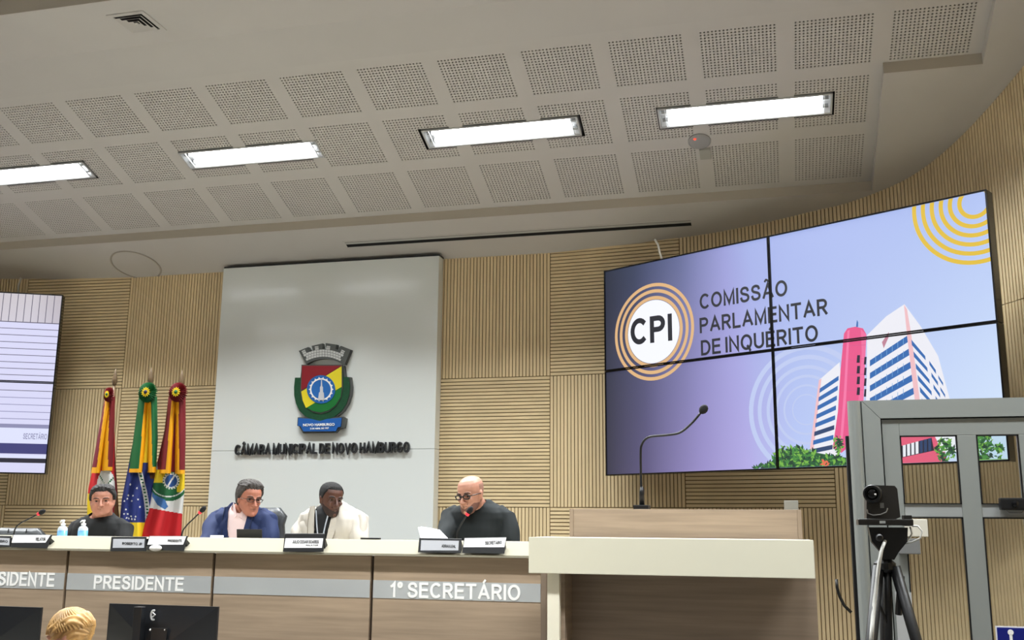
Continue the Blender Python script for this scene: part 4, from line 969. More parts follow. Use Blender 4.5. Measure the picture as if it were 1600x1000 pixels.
m = MB(); m.lathe([(.02, zh - .03), (.034, zh - .02), (.036, zh + .0), (.022, zh + .012)], Matrix.Translation((cpt_.x, YT_, 0)), 14); m.build('collar', blk, tri)
for top, foot in (((-.022, -.01), (-.25, -.28)), ((.03, -.01), (.33, -.06)), ((.0, .03), (-.02, .36))):
    A = Vector((cpt_.x + top[0], YT_ + top[1], zh - .01)); Bq = Vector((cpt_.x + foot[0], YT_ + foot[1], .012)); mid = A.lerp(Bq, .45)
    m = MB(); m.tube([A, mid], .019, 10); m.tube([mid, Bq], .014, 10); lg = m.build('leg', blk, tri, smooth=True)
    m = MB(); m.tube([mid - Vector((0, 0, .02)), mid + Vector((0, 0, .02))], .024, 10); m.build('leg_clamp', blk, lg)
    m = MB(); m.ball(Bq, .018, .018, .012); m.build('rubber_foot', blk, lg, smooth=True)
for q in ((tp(1400, 900), tp(1389, 980)), ):
    m = MB(); m.tube([tp(1372, 940, -.03), tp(1390, 985, 0)], .005, 6); m.tube([tp(1408, 900, 0), tp(1404, 960, .03)], .012, 8); m.build('brace', blk, tri)
ptz = empty('conference_camera', tp(1381, 823), 'black pan tilt conference camera with round lens mounted on the tripod', 'camera')
dkgr = mat('ptz_dark', (52, 50, 48), .4); 
m = MB(); a_ = tp(1339, 811); b_ = tp(1425, 822)
m.bbox(a_.x, b_.x, YT_ - .05, YT_ + .05, b_.z + .002, a_.z, .004)
m.bbox(tp(1411, 805).x, b_.x, YT_ - .02, YT_ + .05, b_.z, tp(1411, 805).z, .003); pb = m.build('base_plate', mat('ptz_base', (42, 40, 38), .4), ptz)
m = MB(); m.box(tp(1372, 812).x, tp(1381, 812).x, YT_ - .0512, YT_ - .0498, tp(1372, 818).z, tp(1372, 814).z); m.build('indicator', mat('ptz_led', (220, 228, 230), .3), ptz)
# yoke
m = MB(); prof = [(1354, 810), (1354, 768), (1366, 758), (1398, 759), (1402, 764), (1407, 808), (1400, 811)]
P = [tp(x, y, -.018) for x, y in prof]; m.prism(P, (0, .10, 0)); m.build('housing', dkgr, ptz)
m = MB(); lc = tp(1364, 772, -.03); Mx = Matrix.Translation(lc) @ Matrix.Rotation(math.radians(-12), 4, 'Z') @ Matrix.Rotation(math.pi/2, 4, 'X')
m.lathe([(.0305, -.07), (.0305, .02), (.0285, .026), (.023, .026), (.021, .018), (.004, .018)], Mx, 28); m.build('lens_barrel', black_m, ptz, smooth=False)
m = MB(); m.lathe([(.019, .0185), (.015, .022), (.008, .0245), (.002, .025)], Mx, 24); m.build('lens', black_g, ptz, smooth=True)
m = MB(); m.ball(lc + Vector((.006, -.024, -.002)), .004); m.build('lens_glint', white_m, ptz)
m = MB(); m.box(tp(1374, 785).x, tp(1380, 785).x, YT_ - .021, YT_ - .0185, tp(1374, 794).z, tp(1374, 786).z); m.build('sensor_window', metal_m, ptz)
m = MB(); m.tube([tp(x, y, -.024) for x, y in ((1355, 796), (1356, 802), (1364, 805), (1376, 804), (1385, 800), (1387, 794))], .0022, 6); m.build('silver_trim', mat('trim_silver', (176, 176, 172), .3, metal=.5), ptz)
wc = mat('cable_white', (214, 214, 208), .5)
m = MB(); m.tube([tp(x, y, d) for x, y, d in ((1383, 845, -.04), (1378, 858, -.06), (1374, 880, -.055), (1371, 905, -.05), (1367, 940, -.05), (1364, 975, -.07), (1362, 1010, -.09))], .0055, 8); m.tube([tp(x, y, d) for x, y, d in ((1381, 848, -.04), (1376, 862, -.055), (1371, 890, -.05), (1368, 920, -.05), (1364, 950, -.05), (1361, 985, -.07), (1359, 1010, -.09))], .004, 8)
m.tube([tp(x, y, d) for x, y, d in ((1425, 822, .0), (1434, 822, -.005), (1441, 830, -.01), (1438, 841, -.01), (1425, 847, -.01), (1412, 850, -.01))], .003, 8); m.tube([tp(x, y, d) for x, y, d in ((1422, 823, .0), (1425, 834, 0), (1420, 843, 0), (1408, 850, 0))], .003, 8)
m.build('cable', wc, ptz, 'white cables', smooth=True)
# ------------------------------------------------------------------ clerk table, monitors
ct = empty('clerk_table', (-2.6, 4.35, 0), 'plain grey clerk table below the desk carrying the monitors', 'table')
m = MB(); m.bbox(-4.3, -1.4, 4.0, 4.7, .72, .75, .004); m.build('tabletop', cream, ct)
for x in (-4.25, -1.45):
    for y in (4.05, 4.65): m = MB(); m.box(x - .02, x + .02, y - .02, y + .02, 0, .72); m.build('leg', metal_m, ct)
def monitor(quad, Y, lab, detail):
    P = [at(*p, Y) for p in quad]; cx = (P[0].x + P[1].x)/2; zt2 = (P[0].z + P[1].z)/2; w2 = (P[1].x - P[0].x)/2; h2 = w2*2*.58
    r = empty('monitor', (cx, Y, .75), lab, 'monitor', 'monitors seen from behind below the desk')
    zb2 = zt2 - h2; yc = Y
    mk = mat('monitor_back', (20, 22, 26), .35)
    m = MB(); sh_ = (P[1].z - P[0].z)
    o1 = [(cx - w2, zb2), (cx + w2, zb2), (cx + w2, zt2), (cx - w2, zt2)]
    m.prism([(x, yc, z) for x, z in o1], (0, .012, 0)); m.build('rim', mk, r)
    # faceted back: trapezoid bulge
    i1 = [(cx - w2*.22, zb2 + h2*.12), (cx + w2*.22, zb2 + h2*.12), (cx + w2*.22, zb2 + h2*.52), (cx - w2*.22, zb2 + h2*.52)]
    m = MB(); vs = [Vector((x, yc, z)) for x, z in [(cx - w2*.98, zb2 + .005), (cx + w2*.98, zb2 + .005), (cx + w2*.98, zt2 - .004), (cx - w2*.98, zt2 - .004)]] + [Vector((x, yc - .035, z)) for x, z in i1]
    m.add(vs, [(0, 1, 5, 4), (1, 2, 6, 5), (2, 3, 7, 6), (3, 0, 4, 7), (4, 5, 6, 7)]); m.build('back_shell', mk, r)
    qx = cx - .088 if detail else cx
    m = MB(); m.bbox(qx - .022, qx + .022, yc - .075, yc - .036, .76, zt2 - .006, .004); m.build('stand_post', mk, r)
    m = MB(); m.bbox(cx - .12, cx + .12, yc - .14, yc + .06, .7505, .762, .004); m.build('stand_base', mk, r)
    if detail:
        b1 = at(240, 961, yc - .03); m = MB()
        pts = [(b1.x + .012*math.cos(t), yc - .033, b1.z + .022*math.sin(t)) for t in [math.radians(a) for a in range(60, 301, 20)]]
        m.tube(pts, .005, 6); m.tube([(b1.x - .004, yc - .034, b1.z + .012), (b1.x + .01, yc - .034, b1.z + .002), (b1.x - .004, yc - .034, b1.z - .01)], .004, 6)
        m.build('logo', mat('logo_silver', (190, 192, 194), .3, metal=.4), r)
        for px in (235, 258): p = at(px, 984, yc - .04); m = MB(); m.ball((p.x, yc - .04, p.z), .006); m.build('screw', mat('screw_bright', (230, 230, 230), .25, metal=.3), r)
        m = MB(); p = at(246, 990, yc - .05); m.bbox(p.x - .04, p.x + .045, yc - .045, yc - .036, p.z - .06, p.z + .025, .004); m.build('mount_plate', black_m, r)
monitor([(171, 943), (341, 948), (338, 998), (166, 998)], 4.55, 'black monitor seen from behind below the word Presidente', True)
monitor([(-105, 944), (65, 949), (58, 998), (-110, 998)], 4.55, 'black monitor seen from behind at the bottom left corner', False)
ct2 = MB(); ct2.bbox(-5.2, -4.32, 4.0, 4.7, .72, .75, .004); ct2.build('tabletop', cream, ct)
for x in (-5.15,):
    for y in (4.05, 4.65): m = MB(); m.box(x - .02, x + .02, y - .02, y + .02, 0, .72); m.build('leg', metal_m, ct)
# ------------------------------------------------------------------ office chairs
def chair(cx, cy, zt2, w, lab, z0=.5, seat=.98):
    r = empty('office_chair', (cx, cy, z0), lab, 'chair', 'leather office chairs behind the desk')
    m = MB(); R = []
    zb2 = seat + .06; n = 10
    for i in range(n + 1):
        t = i/n; z = zb2 + (zt2 - zb2)*t; ww = w*(.86 + .14*math.sin(math.pi*min(1, t*1.1))) if t < .85 else w*(1 - ((t - .85)/.15)**2*.28)
        th_ = .055 if t < .9 else .055*(1 - (t - .9)*4.5); yy = cy + .10 + .07*t
        R.append([Vector((cx + ww*c_, yy + .035*(c_*c_)*-1 + s_*th_, z)) for c_, s_ in [(math.copysign(abs(math.cos(a))**.5, math.cos(a)), math.copysign(abs(math.sin(a))**.7, math.sin(a))) for a in [2*math.pi*k/28 for k in range(28)]]])
    m.rings(R); m.build('backrest', leather, r, smooth=True)
    for k in (-.33, .33):
        m = MB(); m.tube([(cx + k*w, cy + .10 + .07*t - .052, zb2 + (zt2 - zb2)*t) for t in (.05, .5, .9, .985)], .004, 6); m.build('seam', black_m, r)
    m = MB(); m.bbox(cx - .25, cx + .25, cy - .3, cy + .12, seat - .09, seat, .03); m.build('seat', leather, r, smooth=True)
    m = MB(); m.tube([(cx, cy, z0 + .09), (cx, cy, seat - .09)], .03, 12); m.build('gas_column', black_m, r)
    for k in range(5):
        a = 2*math.pi*k/5 + .3; e = (cx + .28*math.cos(a), cy + .28*math.sin(a), z0 + .06)
        m = MB(); m.tube([(cx, cy, z0 + .11), e], [.025, .016], 8); lg = m.build('leg', black_m, r)
        m = MB(); m.ball((e[0], e[1], z0 + .028), .027); m.build('castor', black_m, lg, smooth=True)
p = at(385, 794, 6.62); p2 = at(438, 800, 6.62); pl_ = at(20, 826, 6.55); pr = at(79, 830, 6.55)
chair(at(401, 795, 6.62).x, 6.52, at(390, 793, 6.65).z, .225, 'black leather office chair behind the man in the blue suit')
chair(at(22, 828, 6.5).x, 6.42, at(30, 825, 6.55).z, .235, 'empty black leather office chair at the far left of the desk', seat=.93)
# ------------------------------------------------------------------ people
def se(cx, cy, z, rx, ry, p=2.2, n=24, dy=0):
    return [Vector((cx + rx*math.copysign(abs(math.cos(a))**(2/p), math.cos(a)), cy + ry*math.copysign(abs(math.sin(a))**(2/p), math.sin(a)), z)) for a in [2*math.pi*k/n for k in range(n)]]
HP = [(0, .018, -.078, -.035), (.03, .034, -.088, -.028), (.09, .046, -.091, -.01), (.17, .0535, -.0895, .02), (.26, .060, -.087, .05), (.36, .065, -.0855, .073), (.48, .0695, -.084, .088),
      (.60, .0735, -.0855, .097), (.72, .0745, -.084, .099), (.82, .069, -.074, .094), (.90, .058, -.058, .08), (.96, .040, -.036, .058), (.99, .022, -.012, .034), (1.0, .008, .004, .018)]
HH = .228
def head_parts(m, M, inflate=0, full=True, jaw=1.0):
    R = []
    for t, wx, f, b in HP:
        wx2 = wx*(jaw if t < .4 else 1); cy_ = (f + b)/2; ry_ = (b - f)/2
        R.append([M @ v for v in se(0, cy_, t*HH, wx2 + inflate, ry_ + inflate, 2.25, 28)])
    m.rings(R)
    if not full: return
    T = lambda x, y, z: M @ Vector((x, y, z))
    def cap(pts, rs): m.tube([T(*p) for p in pts], rs, 10)
    cap([(0, -.082, .128), (0, -.094, .112), (0, -.106, .090), (0, -.112, .080), (0, -.098, .073)], [.006, .0075, .0095, .0115, .009])      # nose
    for s_ in (-1, 1):
        m.ball(T(s_*.0125, -.097, .078), .0085, .010, .0075)
        cap([(s_*.010, -.083, .128), (s_*.03, -.084, .133), (s_*.052, -.070, .128)], [.006, .008, .006])                                     # brow
        cap([(s_*.03, -.076, .092), (s_*.048, -.066, .098)], [.016, .014])                                                                # cheek
        Me = M @ Matrix.Translation((s_*.074*(1 if jaw < 1.1 else 1.03), .008, .105)) @ Matrix.Rotation(s_*.35, 4, 'Z') @ Matrix.Rotation(-.12, 4, 'X')
        m.ball((0, 0, 0), 1, 1, 1, Me @ Matrix.Diagonal((.007, .017, .030, 1)), 8)
        m.ball((0, 0, 0), 1, 1, 1, Me @ Matrix.Translation((s_*.002, .003, .012)) @ Matrix.Diagonal((.008, .016, .018, 1)), 8)
    cap([(-.022, -.083, .0555), (-.009, -.0925, .059), (0, -.0935, .0575), (.009, -.0925, .059), (.022, -.083, .0555)], [.003, .005, .0045, .005, .003])  # lips
    cap([(-.019, -.083, .051), (0, -.0925, .047), (.019, -.083, .051)], [.003, .0058, .003])
    m.ball(T(0, -.078, .016), .018, .017, .016)                                                                                              # chin
def remesh(mb, vox, smooth=4, name='body'):
    me = mb.mesh(name, []) if False else mb.mesh(name, [MATS['black_plastic']])
    bm = bmesh.new(); bm.from_mesh(me); bmesh.ops.recalc_face_normals(bm, faces=bm.faces[:]); bm.to_mesh(me); bm.free()
    o = bpy.data.objects.new('tmp', me); C.objects.link(o)
    md = o.modifiers.new('r', 'REMESH'); md.mode = 'VOXEL'; md.voxel_size = vox; md.use_smooth_shade = True
    if smooth: md2 = o.modifiers.new('s', 'SMOOTH'); md2.factor = .5; md2.iterations = smooth
    dg = bpy.context.evaluated_depsgraph_get(); out = bpy.data.meshes.new_from_object(o.evaluated_get(dg)); C.objects.unlink(o); bpy.data.objects.remove(o)
    out.materials.clear(); out.name = name; return out
def carve(me, keep):
    bm = bmesh.new(); bm.from_mesh(me)
    kill = [f for f in bm.faces if not keep(f.calc_center_median())]
    bmesh.ops.delete(bm, geom=kill, context='FACES')
    for f in bm.faces: f.smooth = True
    bm.to_mesh(me); bm.free(); return me
def thicken(me, t):
    bm = bmesh.new(); bm.from_mesh(me); bmesh.ops.solidify(bm, geom=bm.faces[:], thickness=t)
    for f in bm.faces: f.smooth = True
    bm.to_mesh(me); bm.free(); return me
def gauss(p, c, s): return math.exp(-((p.x - c[0])**2 + (p.y - c[1])**2 + (p.z - c[2])**2)/(2*s*s))
def hand(m, wrist, direc, up, side, curl=.5, s=1.0):
    """wrist point, pointing direction, back-of-hand normal, side +1 when the thumb is on the +x side of dir x up"""
    d = direc.normalized(); u = (up - d*up.dot(d)).normalized(); l = d.cross(u)*side
    def c(pts, rs): m.tube(pts, rs, 8)
    W = Vector(wrist)
    for k in range(4):
        o = (k - 1.5)*.019*s; base = W + l*(-o) + d*.075*s*(1 - .06*abs(k - 1.2)); m.tube([W + l*(-o*.55) + d*.004, W + l*(-o) + d*.04*s, base], [.014*s, .0135*s, .0105*s], 8)
        L_ = (.068, .078, .072, .056)[k]*s; p = base; a = curl*.35; pts = [p]
        for seg, fr_ in ((0, .45), (1, .3), (2, .25)):
            a += curl*.55; p = p + (d*math.cos(a) - u*math.sin(a))*L_*fr_; pts.append(p)
        c(pts, [.0098*s, .009*s, .0085*s, .007*s])
    b = W + l*.022*s + d*.022*s; c([b, b + (d*.5 + l*.75 - u*.25).normalized()*.036*s, b + (d*.75 + l*.75 - u*.35).normalized()*.062*s, b + (d*1.0 + l*.55 - u*.5).normalized()*.080*s], [.014*s, .0115*s, .010*s, .008*s])
def person(lab, cx, Y, crown, hyaw, hpitch, hroll, skin, S, hw, hair=None, beard=None, jaw=1.0, hx=0, hdy=-.06, arms=None, cloth=None, lean=.0, hscale=.98, brow=(40, 30, 25), glasses=None, handspec=None, wide=1.0, neckr=.061):
    """cx shoulder centre x, Y torso depth, crown z of head top, S z of shoulders, hw half shoulder width"""
    r = empty('person', (cx, Y, .5), lab, 'person')
    Mh = Matrix.Translation((cx + hx, Y + hdy, crown - HH*hscale*math.cos(hpitch) - .002)) @ Matrix.Rotation(hyaw, 4, 'Z') @ Matrix.Rotation(hroll, 4, 'Y') @ Matrix.Rotation(hpitch, 4, 'X') @ Matrix.Diagonal((hscale*wide, hscale, hscale, 1))
    Mi = Mh.inverted()
    m = MB(); head_parts(m, Mh, 0, True, jaw)
    nk = Mh @ Vector((0, .022, .06)); m.tube([Vector((cx, Y + .02, S - .06)), Vector((cx, Y + .015, S + .01)).lerp(nk, .3), nk], [neckr*1.25, neckr*1.02, neckr*.95], 16)
    def torso(m, g=0, top=True):
        T = [(S + .055, .060, .056), (S + .030, .088, .068), (S + .008, hw*.66, .082), (S - .022, hw*.86, .096), (S - .06, hw*.96, .106), (S - .13, hw*.95, .118), (S - .25, hw*.90, .122), (S - .38, hw*.86, .125), (S - .50, hw*.88, .13), (1.0, hw*.9, .14), (.94, hw*.9, .14)]
        m.rings([se(cx, Y + .01 + lean*(S - z)*.6, z, rx + g, ry + g, 2.4, 32) for z, rx, ry in T])
    torso(m, -.012)
    A = arms or {}
    J = []
    for s_ in (-1, 1):
        sh_ = Vector((cx + s_*hw*.88, Y + .01, S - .055)); a = A.get(s_, {})
        el = a.get('el', Vector((cx + s_*(hw + .05), Y - .10, 1.262))); wr = a.get('wr', Vector((cx + s_*.14, Y - .33, 1.285)))
        J.append((s_, sh_, el, wr))
        m.tube([sh_, sh_.lerp(el, .5), el, el.lerp(wr, .5), wr], [.052, .046, .040, .034, .026], 12)
        dr_ = (wr - el).normalized(); hs = a.get('hand', {})
        hand(m, wr, hs.get('d', dr_ + Vector((-s_*.25, -.2, .0))), hs.get('u', Vector((0, 0, 1))), hs.get('side', s_), hs.get('curl', .5), .93)
    for s_ in (-1, 1):
        hp_ = Vector((cx + s_*.10, Y, .98)); kn = Vector((cx + s_*.13, Y - .40, .99)); an = Vector((cx + s_*.13, Y - .38, .58))
        kn.y = max(kn.y, 5.72); an.y = max(an.y, 5.78)
        m.tube([hp_, kn], [.085, .06], 12); m.tube([kn, an], [.058, .038], 12); m.tube([an + Vector((0, .03, -.03)), an + Vector((0, -.1, -.045))], [.035, .03], 10)
    me = remesh(m, .0048, 3)
    for v in me.vertices:
        q = Mi @ v.co
        if -.05 < q.z < .26 and abs(q.x) < .1 and q.y < -.03:
            dy = 0
            for s_ in (-1, 1): dy += .009*math.exp(-((q.x - s_*.031)**2/(2*.0125**2) + (q.z - .1155)**2/(2*.008**2)))
            dy += .003*math.exp(-((q.z - .0535)**2/(2*.0022**2)))*(1 if abs(q.x) < .022 else 0)
            q.y += dy; v.co = Mh @ q
    me.materials.append(skin)
    body = link('body', me, r)
    # features
    for s_ in (-1, 1):
        m = MB(); m.ball((0, 0, 0), 1, 1, 1, Mh @ Matrix.Translation((s_*.031, -.0665, .1155)) @ Matrix.Diagonal((.0125, .0112, .0062, 1)), 10); e = m.build('eye', mat('eye_white', (150, 138, 130), .3), r, smooth=True)
        m = MB(); m.ball((0, 0, 0), 1, 1, 1, Mh @ Matrix.Translation((s_*.031, -.0745, .1150)) @ Matrix.Diagonal((.0072, .0045, .0052, 1)), 8); m.build('iris', mat('iris_dark', (28, 20, 16), .2), e, smooth=True)
        m = MB(); m.tube([Mh @ Vector(p) for p in ((s_*.013, -.0885, .133), (s_*.027, -.0915, .1385), (s_*.042, -.085, .1385), (s_*.054, -.073, .132))], [.0022, .0036, .0032, .0015], 6); m.build('eyebrow', mat('brow_%d' % brow[0], brow, .8), r, smooth=True)
    m = MB(); m.tube([Mh @ Vector(p) for p in ((-.021, -.0858, .0538), (0, -.0955, .0532), (.021, -.0858, .0538))], [.0012, .0022, .0012], 6); m.build('mouth', mat('lip_line_%d' % int(skin.node_tree.nodes['Principled BSDF'].inputs['Base Color'].default_value[0]*99), tuple(int(v*255) for v in [max(0, c_)**(1/2.2)*.62 for c_ in skin.node_tree.nodes['Principled BSDF'].inputs['Base Color'].default_value[:3]]), .5), r, smooth=True)
    def shell(name, fn, mm, vox=.0035):
        m = MB(); head_parts(m, Mh, 0, False, jaw); h = remesh(m, vox, 1, name)
        offs = []; 
        for v in h.vertices:
            q = Mi @ v.co; offs.append(fn(q))
        nrm = [v.normal.copy() for v in h.vertices]
        for v, o_, n_ in zip(h.vertices, offs, nrm): v.co += n_*max(o_, -.004)
        keep = set(i for i, o_ in enumerate(offs) if o_ > -.003)
        bm = bmesh.new(); bm.from_mesh(h); bm.verts.ensure_lookup_table()
        bmesh.ops.delete(bm, geom=[v for v in bm.verts if v.index not in keep], context='VERTS')
        for f in bm.faces: f.smooth = True
        bm.to_mesh(h); bm.free(); h.materials.append(mm); return link(name, h, r)
    if hair: shell('hair', hair[0], hair[1])
    if beard: shell('beard', beard[0], beard[1])
    if glasses:
        gm_ = mat('glasses_%d' % glasses[0][0], glasses[0], .25); m = MB(); R_ = glasses[1]
        for s_ in (-1, 1):
            P = [Mh @ Vector((s_*.032 + R_*1.15*math.cos(a), -.0965 + abs(s_*.032 + R_*1.15*math.cos(a))*.16, .114 + R_*glasses[3]*math.copysign(abs(math.sin(a))**.7, math.sin(a)))) for a in [2*math.pi*k/18 for k in range(19)]]
            m.tube(P, glasses[2], 6)
            m.tube([Mh @ Vector(p) for p in ((s_*(.032 + R_*1.15), -.090, .119), (s_*.072, -.070, .119), (s_*.079, -.02, .117), (s_*.079, .012, .113))], glasses[2]*.9, 6)
        m.tube([Mh @ Vector(p) for p in ((-.011, -.099, .118), (0, -.103, .120), (.011, -.099, .118))], glasses[2], 6); m.build('glasses', gm_, r, smooth=True)
    return r, Mh, Mi, torso, J, m
def fold(me, amp, sc, seed):
    N_ = [v.normal.copy() for v in me.vertices]
    for v, n_ in zip(me.vertices, N_): v.co += n_*amp*(noise.noise(Vector((v.co.x*sc + seed, v.co.y*sc, v.co.z*sc*.7))))
skin_a = mat('skin_light', (176, 120, 98), .5, var=.05, vscale=30); skin_b = mat('skin_ruddy', (176, 114, 92), .5, var=.05, vscale=30); skin_c = mat('skin_dark', (84, 52, 40), .45, var=.05, vscale=30); skin_d = mat('skin_fair', (188, 136, 114), .45, var=.04, vscale=30)
hair_k = mat('hair_dark', (34, 30, 28), .7, bump=.8, bscale=160); hair_g = mat('hair_greying', (62, 56, 52), .7, bump=.8, bscale=160); hair_b = mat('hair_black', (16, 14, 14), .85, bump=.6, bscale=300)
def cut(line):                                              # generic short cut: hairline height as function of depth
    def f(q):
        y = q.y; side = abs(q.x)
        lim = line(y, side) + .005*noise.noise(Vector((q.x*60, q.y*40, 3)))
        wv = .0035*noise.noise(Vector((q.x*55, q.y*28, q.z*28))) + .0022*math.sin(q.x*330 + q.y*120)
        return min(.015 + (.006 if q.z > .19 else 0), (q.z - lim)*.9) + wv if q.z > lim - .003 else -.01
    return f
hair1 = cut(lambda y, sd: .190 - .25*max(0, sd - .035) if y < -.055 else (.178 - (y + .055)*1.25 if y < .0 else max(.03, .108 - y*1.2)))
hair2 = cut(lambda y, sd: .186 - .15*max(0, sd - .04) if y < -.05 else (.172 - (y + .05)*1.35 if y < .0 else max(.03, .104 - y*1.2)))
hair3 = lambda q: (lambda lim: min(.005, (q.z - lim)*.4) if q.z > lim - .004 else -.01)(.186 if q.y < -.05 else (.172 - (q.y + .05)*1.4 if q.y < 0 else max(.03, .10 - q.y*1.2)))
def beardf(t, side=.03):
    def f(q):
        if q.y > -.005 or q.z > .105: return -.01
        lim = .050 + .018*smoothstep(.030, .058, abs(q.x)) + side*smoothstep(.055, .072, abs(q.x))
        if q.y > -.02 and q.z < .02: return -.01
        if abs(q.x) < .021 and .046 < q.z < .062: return -.01
        if abs(q.x) < .026 and .062 <= q.z < .074: return t*.6
        return min(t, (lim - q.z)*.5) if q.z < lim + .003 else -.01
    return f
def sleeve(m, J, g=.016, cuff=.92, loose=1.0):
    for s_, sh_, el, wr in J:
        m.tube([sh_ + Vector((-s_*.05, 0, .012)), sh_, sh_.lerp(el, .5), el, el.lerp(wr, .5), el.lerp(wr, cuff)], [.052 + g, (.052 + g), (.048 + g)*loose, (.043 + g)*loose, (.037 + g)*loose, .030 + g*.9], 14)
def trousers(r, cx, Y, mm):
    m = MB()
    for s_ in (-1, 1):
        kn = Vector((cx + s_*.13, max(Y - .40, 5.72), .99)); an = Vector((cx + s_*.13, max(Y - .38, 5.78), .60))
        m.tube([(cx + s_*.09, Y + .02, .985), kn], [.105, .075], 12); m.tube([kn, an], [.075, .06], 12)
    m.rings([se(cx, Y + .02, z, .19, .15, 2.4, 24) for z in (.93, 1.0, 1.06)])
    me = remesh(m, .012, 3, 'trousers'); me.materials.append(mm); link('trousers', me, r)
dark_tr = mat('trouser_dark', (30, 32, 38), .8)
def zy(px, py, Y): return at(px, py, Y)
# --- man in black sweater, left
YPp = 6.3
hx_, S1 = at(161, 758, YPp - .06), at(158, 813, YPp).z
cx1 = at(157, 820, YPp).x
r, Mh, Mi, torso, J, _ = person('stern man with dark hair in a black sweater seated before the leftmost flag', cx1, YPp, at(161, 760, 6.24).z, math.radians(28), math.radians(2), math.radians(-3), skin_a, S1 + .0, .205, (hair1, hair_k), None, 1.22, hx=at(161, 790, 6.24).x - cx1, hscale=.86, wide=1.13, neckr=.066)
m = MB(); torso(m, .010); sleeve(m, J); 
me = remesh(m, .006, 4, 'sweater')
nb = Mh @ Vector((0, .02, .03))
carve(me, lambda c: not ((c - Vector((cx1, YPp - .02, S1 + .055))).length < .074 and c.z > S1 + .0) )
fold(me, .012, 9, 1); me.materials.append(mat('sweater_black', (14, 16, 17), .9)); link('sweater', me, r); trousers(r, cx1, YPp, dark_tr)
# --- man in blue suit
YPp = 6.3; cx2 = at(378, 820, YPp).x; S2 = at(372, 799, YPp).z
r, Mh, Mi, torso, J, _ = person('man with glasses in a blue suit jacket and pale pink shirt', cx2, YPp, at(386, 753, 6.24).z, math.radians(54), math.radians(8), math.radians(3), skin_b, S2, .205, (hair2, hair_g), None, 1.04, hx=at(386, 790, 6.24).x - cx2, hscale=.96, brow=(70, 60, 52), glasses=((44, 30, 28), .021, .0022, .62), arms={-1: dict(el=at(326, 846, 6.15))}, neckr=.064)
m = MB(); torso(m, .002); sh = remesh(m, .006, 3, 'shirt'); carve(sh, lambda c: c.z > 1.1 and not ((c - Vector((cx2 + .01, YPp - .05, S2 + .05))).length < .070)); sh.materials.append(mat('shirt_pink', (238, 214, 212), .75)); link('shirt', sh, r)
m = MB(); torso(m, .014); sleeve(m, J, .020)
me = remesh(m, .006, 4, 'jacket')
def vopen(cx, S, wt=.078, zb=1.2, skew=0):
    def keep(c):
        if c.y > Y_C + .005: return (c - Vector((cx, Y_C + .0, S + .07))).length > .078
        t = (c.z - zb)/(S + .03 - zb)
        if t < 0: return True
        return abs(c.x - cx - skew) > .012 + wt*min(1, t)**.8
    return keep
Y_C = YPp; carve(me, vopen(cx2 + .02, S2, .070, 1.18)); thicken(me, .005); fold(me, .020, 11, 3)
navy_m = mat('suit_blue', (16, 36, 80), .8); me.materials.append(navy_m); link('jacket', me, r)
def lapels(cx, S, Y, mm, wt, zb, r, wd=.034, skew=0, edge=None):
    for s_ in (-1, 1):
        m = MB(); P = []; Qp = []
        for i in range(9):
            t = i/8; z = zb + (S + .03 - zb)*t; x = cx + skew + s_*(.012 + wt*t**.8); depth = Y - .135 + .052*max(0, t - .45)**1.2*2
            wv = wd*(.35 + .65*min(1, t*1.5)) if t < .8 else wd*(1 - (t - .8)*1.4)
            P.append(Vector((x - s_*.002, depth - .004, z))); Qp.append(Vector((x + s_*wv, depth - .004 + .25*wv*t, z - .004)))
        for i in range(8):
            m.add([P[i], P[i + 1], Qp[i + 1], Qp[i]] + [p + Vector((0, .006, 0)) for p in (P[i], P[i + 1], Qp[i + 1], Qp[i])], [(0, 1, 2, 3), (7, 6, 5, 4), (0, 4, 5, 1), (3, 2, 6, 7)] + ([(0, 3, 7, 4)] if i == 0 else []) + ([(1, 5, 6, 2)] if i == 7 else []))
        lo = m.build('lapel', mm, r); m = MB(); m.tube([q + Vector((0, -.002, 0)) for q in Qp], .0022, 6); m.build('lapel_edge', edge or mm, lo, smooth=True)
lapels(cx2 + .02, S2, YPp, navy_m, .070, 1.18, r, .036, 0, mat('suit_seam', (14, 26, 54), .8))
for s_ in (-1, 1):
    m = MB(); c0 = Vector((cx2 + .02, YPp - .105, S2 - .03)); 
    m.prism([c0 + Vector((s_*.004, 0, 0)), c0 + Vector((s_*.034, .012, -.022)), c0 + Vector((s_*.066, .05, .055)), c0 + Vector((s_*.058, .04, .085))], (0, .006, .002)); m.build('collar', MATS['shirt_pink'], r)
trousers(r, cx2, YPp, navy_m)
# --- man in cream blazer
YPp = 6.3; cx3 = at(519, 820, YPp).x; S3 = at(519, 798, YPp).z
r, Mh, Mi, torso, J, _ = person('man with short black hair and beard in a cream blazer over a black shirt', cx3, YPp, at(515, 754, 6.24).z, math.radians(50), math.radians(8), math.radians(3), skin_c, S3, .20, (hair3, hair_b), (beardf(.0022), mat('beard_dark', (44, 28, 22), .8)), .98, hx=at(514, 790, 6.24).x - cx3, hscale=.93, brow=(14, 12, 12))
m = MB(); torso(m, .002); sh = remesh(m, .006, 3, 'shirt'); carve(sh, lambda c: c.z > 1.1 and not ((c - Vector((cx3, YPp - .05, S3 + .06))).length < .062)); sh.materials.append(mat('shirt_black', (16, 17, 20), .8)); link('shirt', sh, r)
m = MB(); torso(m, .014); sleeve(m, J, .013)
me = remesh(m, .006, 4, 'blazer'); Y_C = YPp; carve(me, vopen(cx3 - .02, S3, .058, 1.2)); thicken(me, .005); fold(me, .024, 13, 8)
cream_b = mat('blazer_cream', (190, 184, 174), .8); me.materials.append(cream_b); link('blazer', me, r); lapels(cx3 - .02, S3, YPp, cream_b, .058, 1.2, r, .045, 0, mat('blazer_seam', (150, 142, 130), .8))
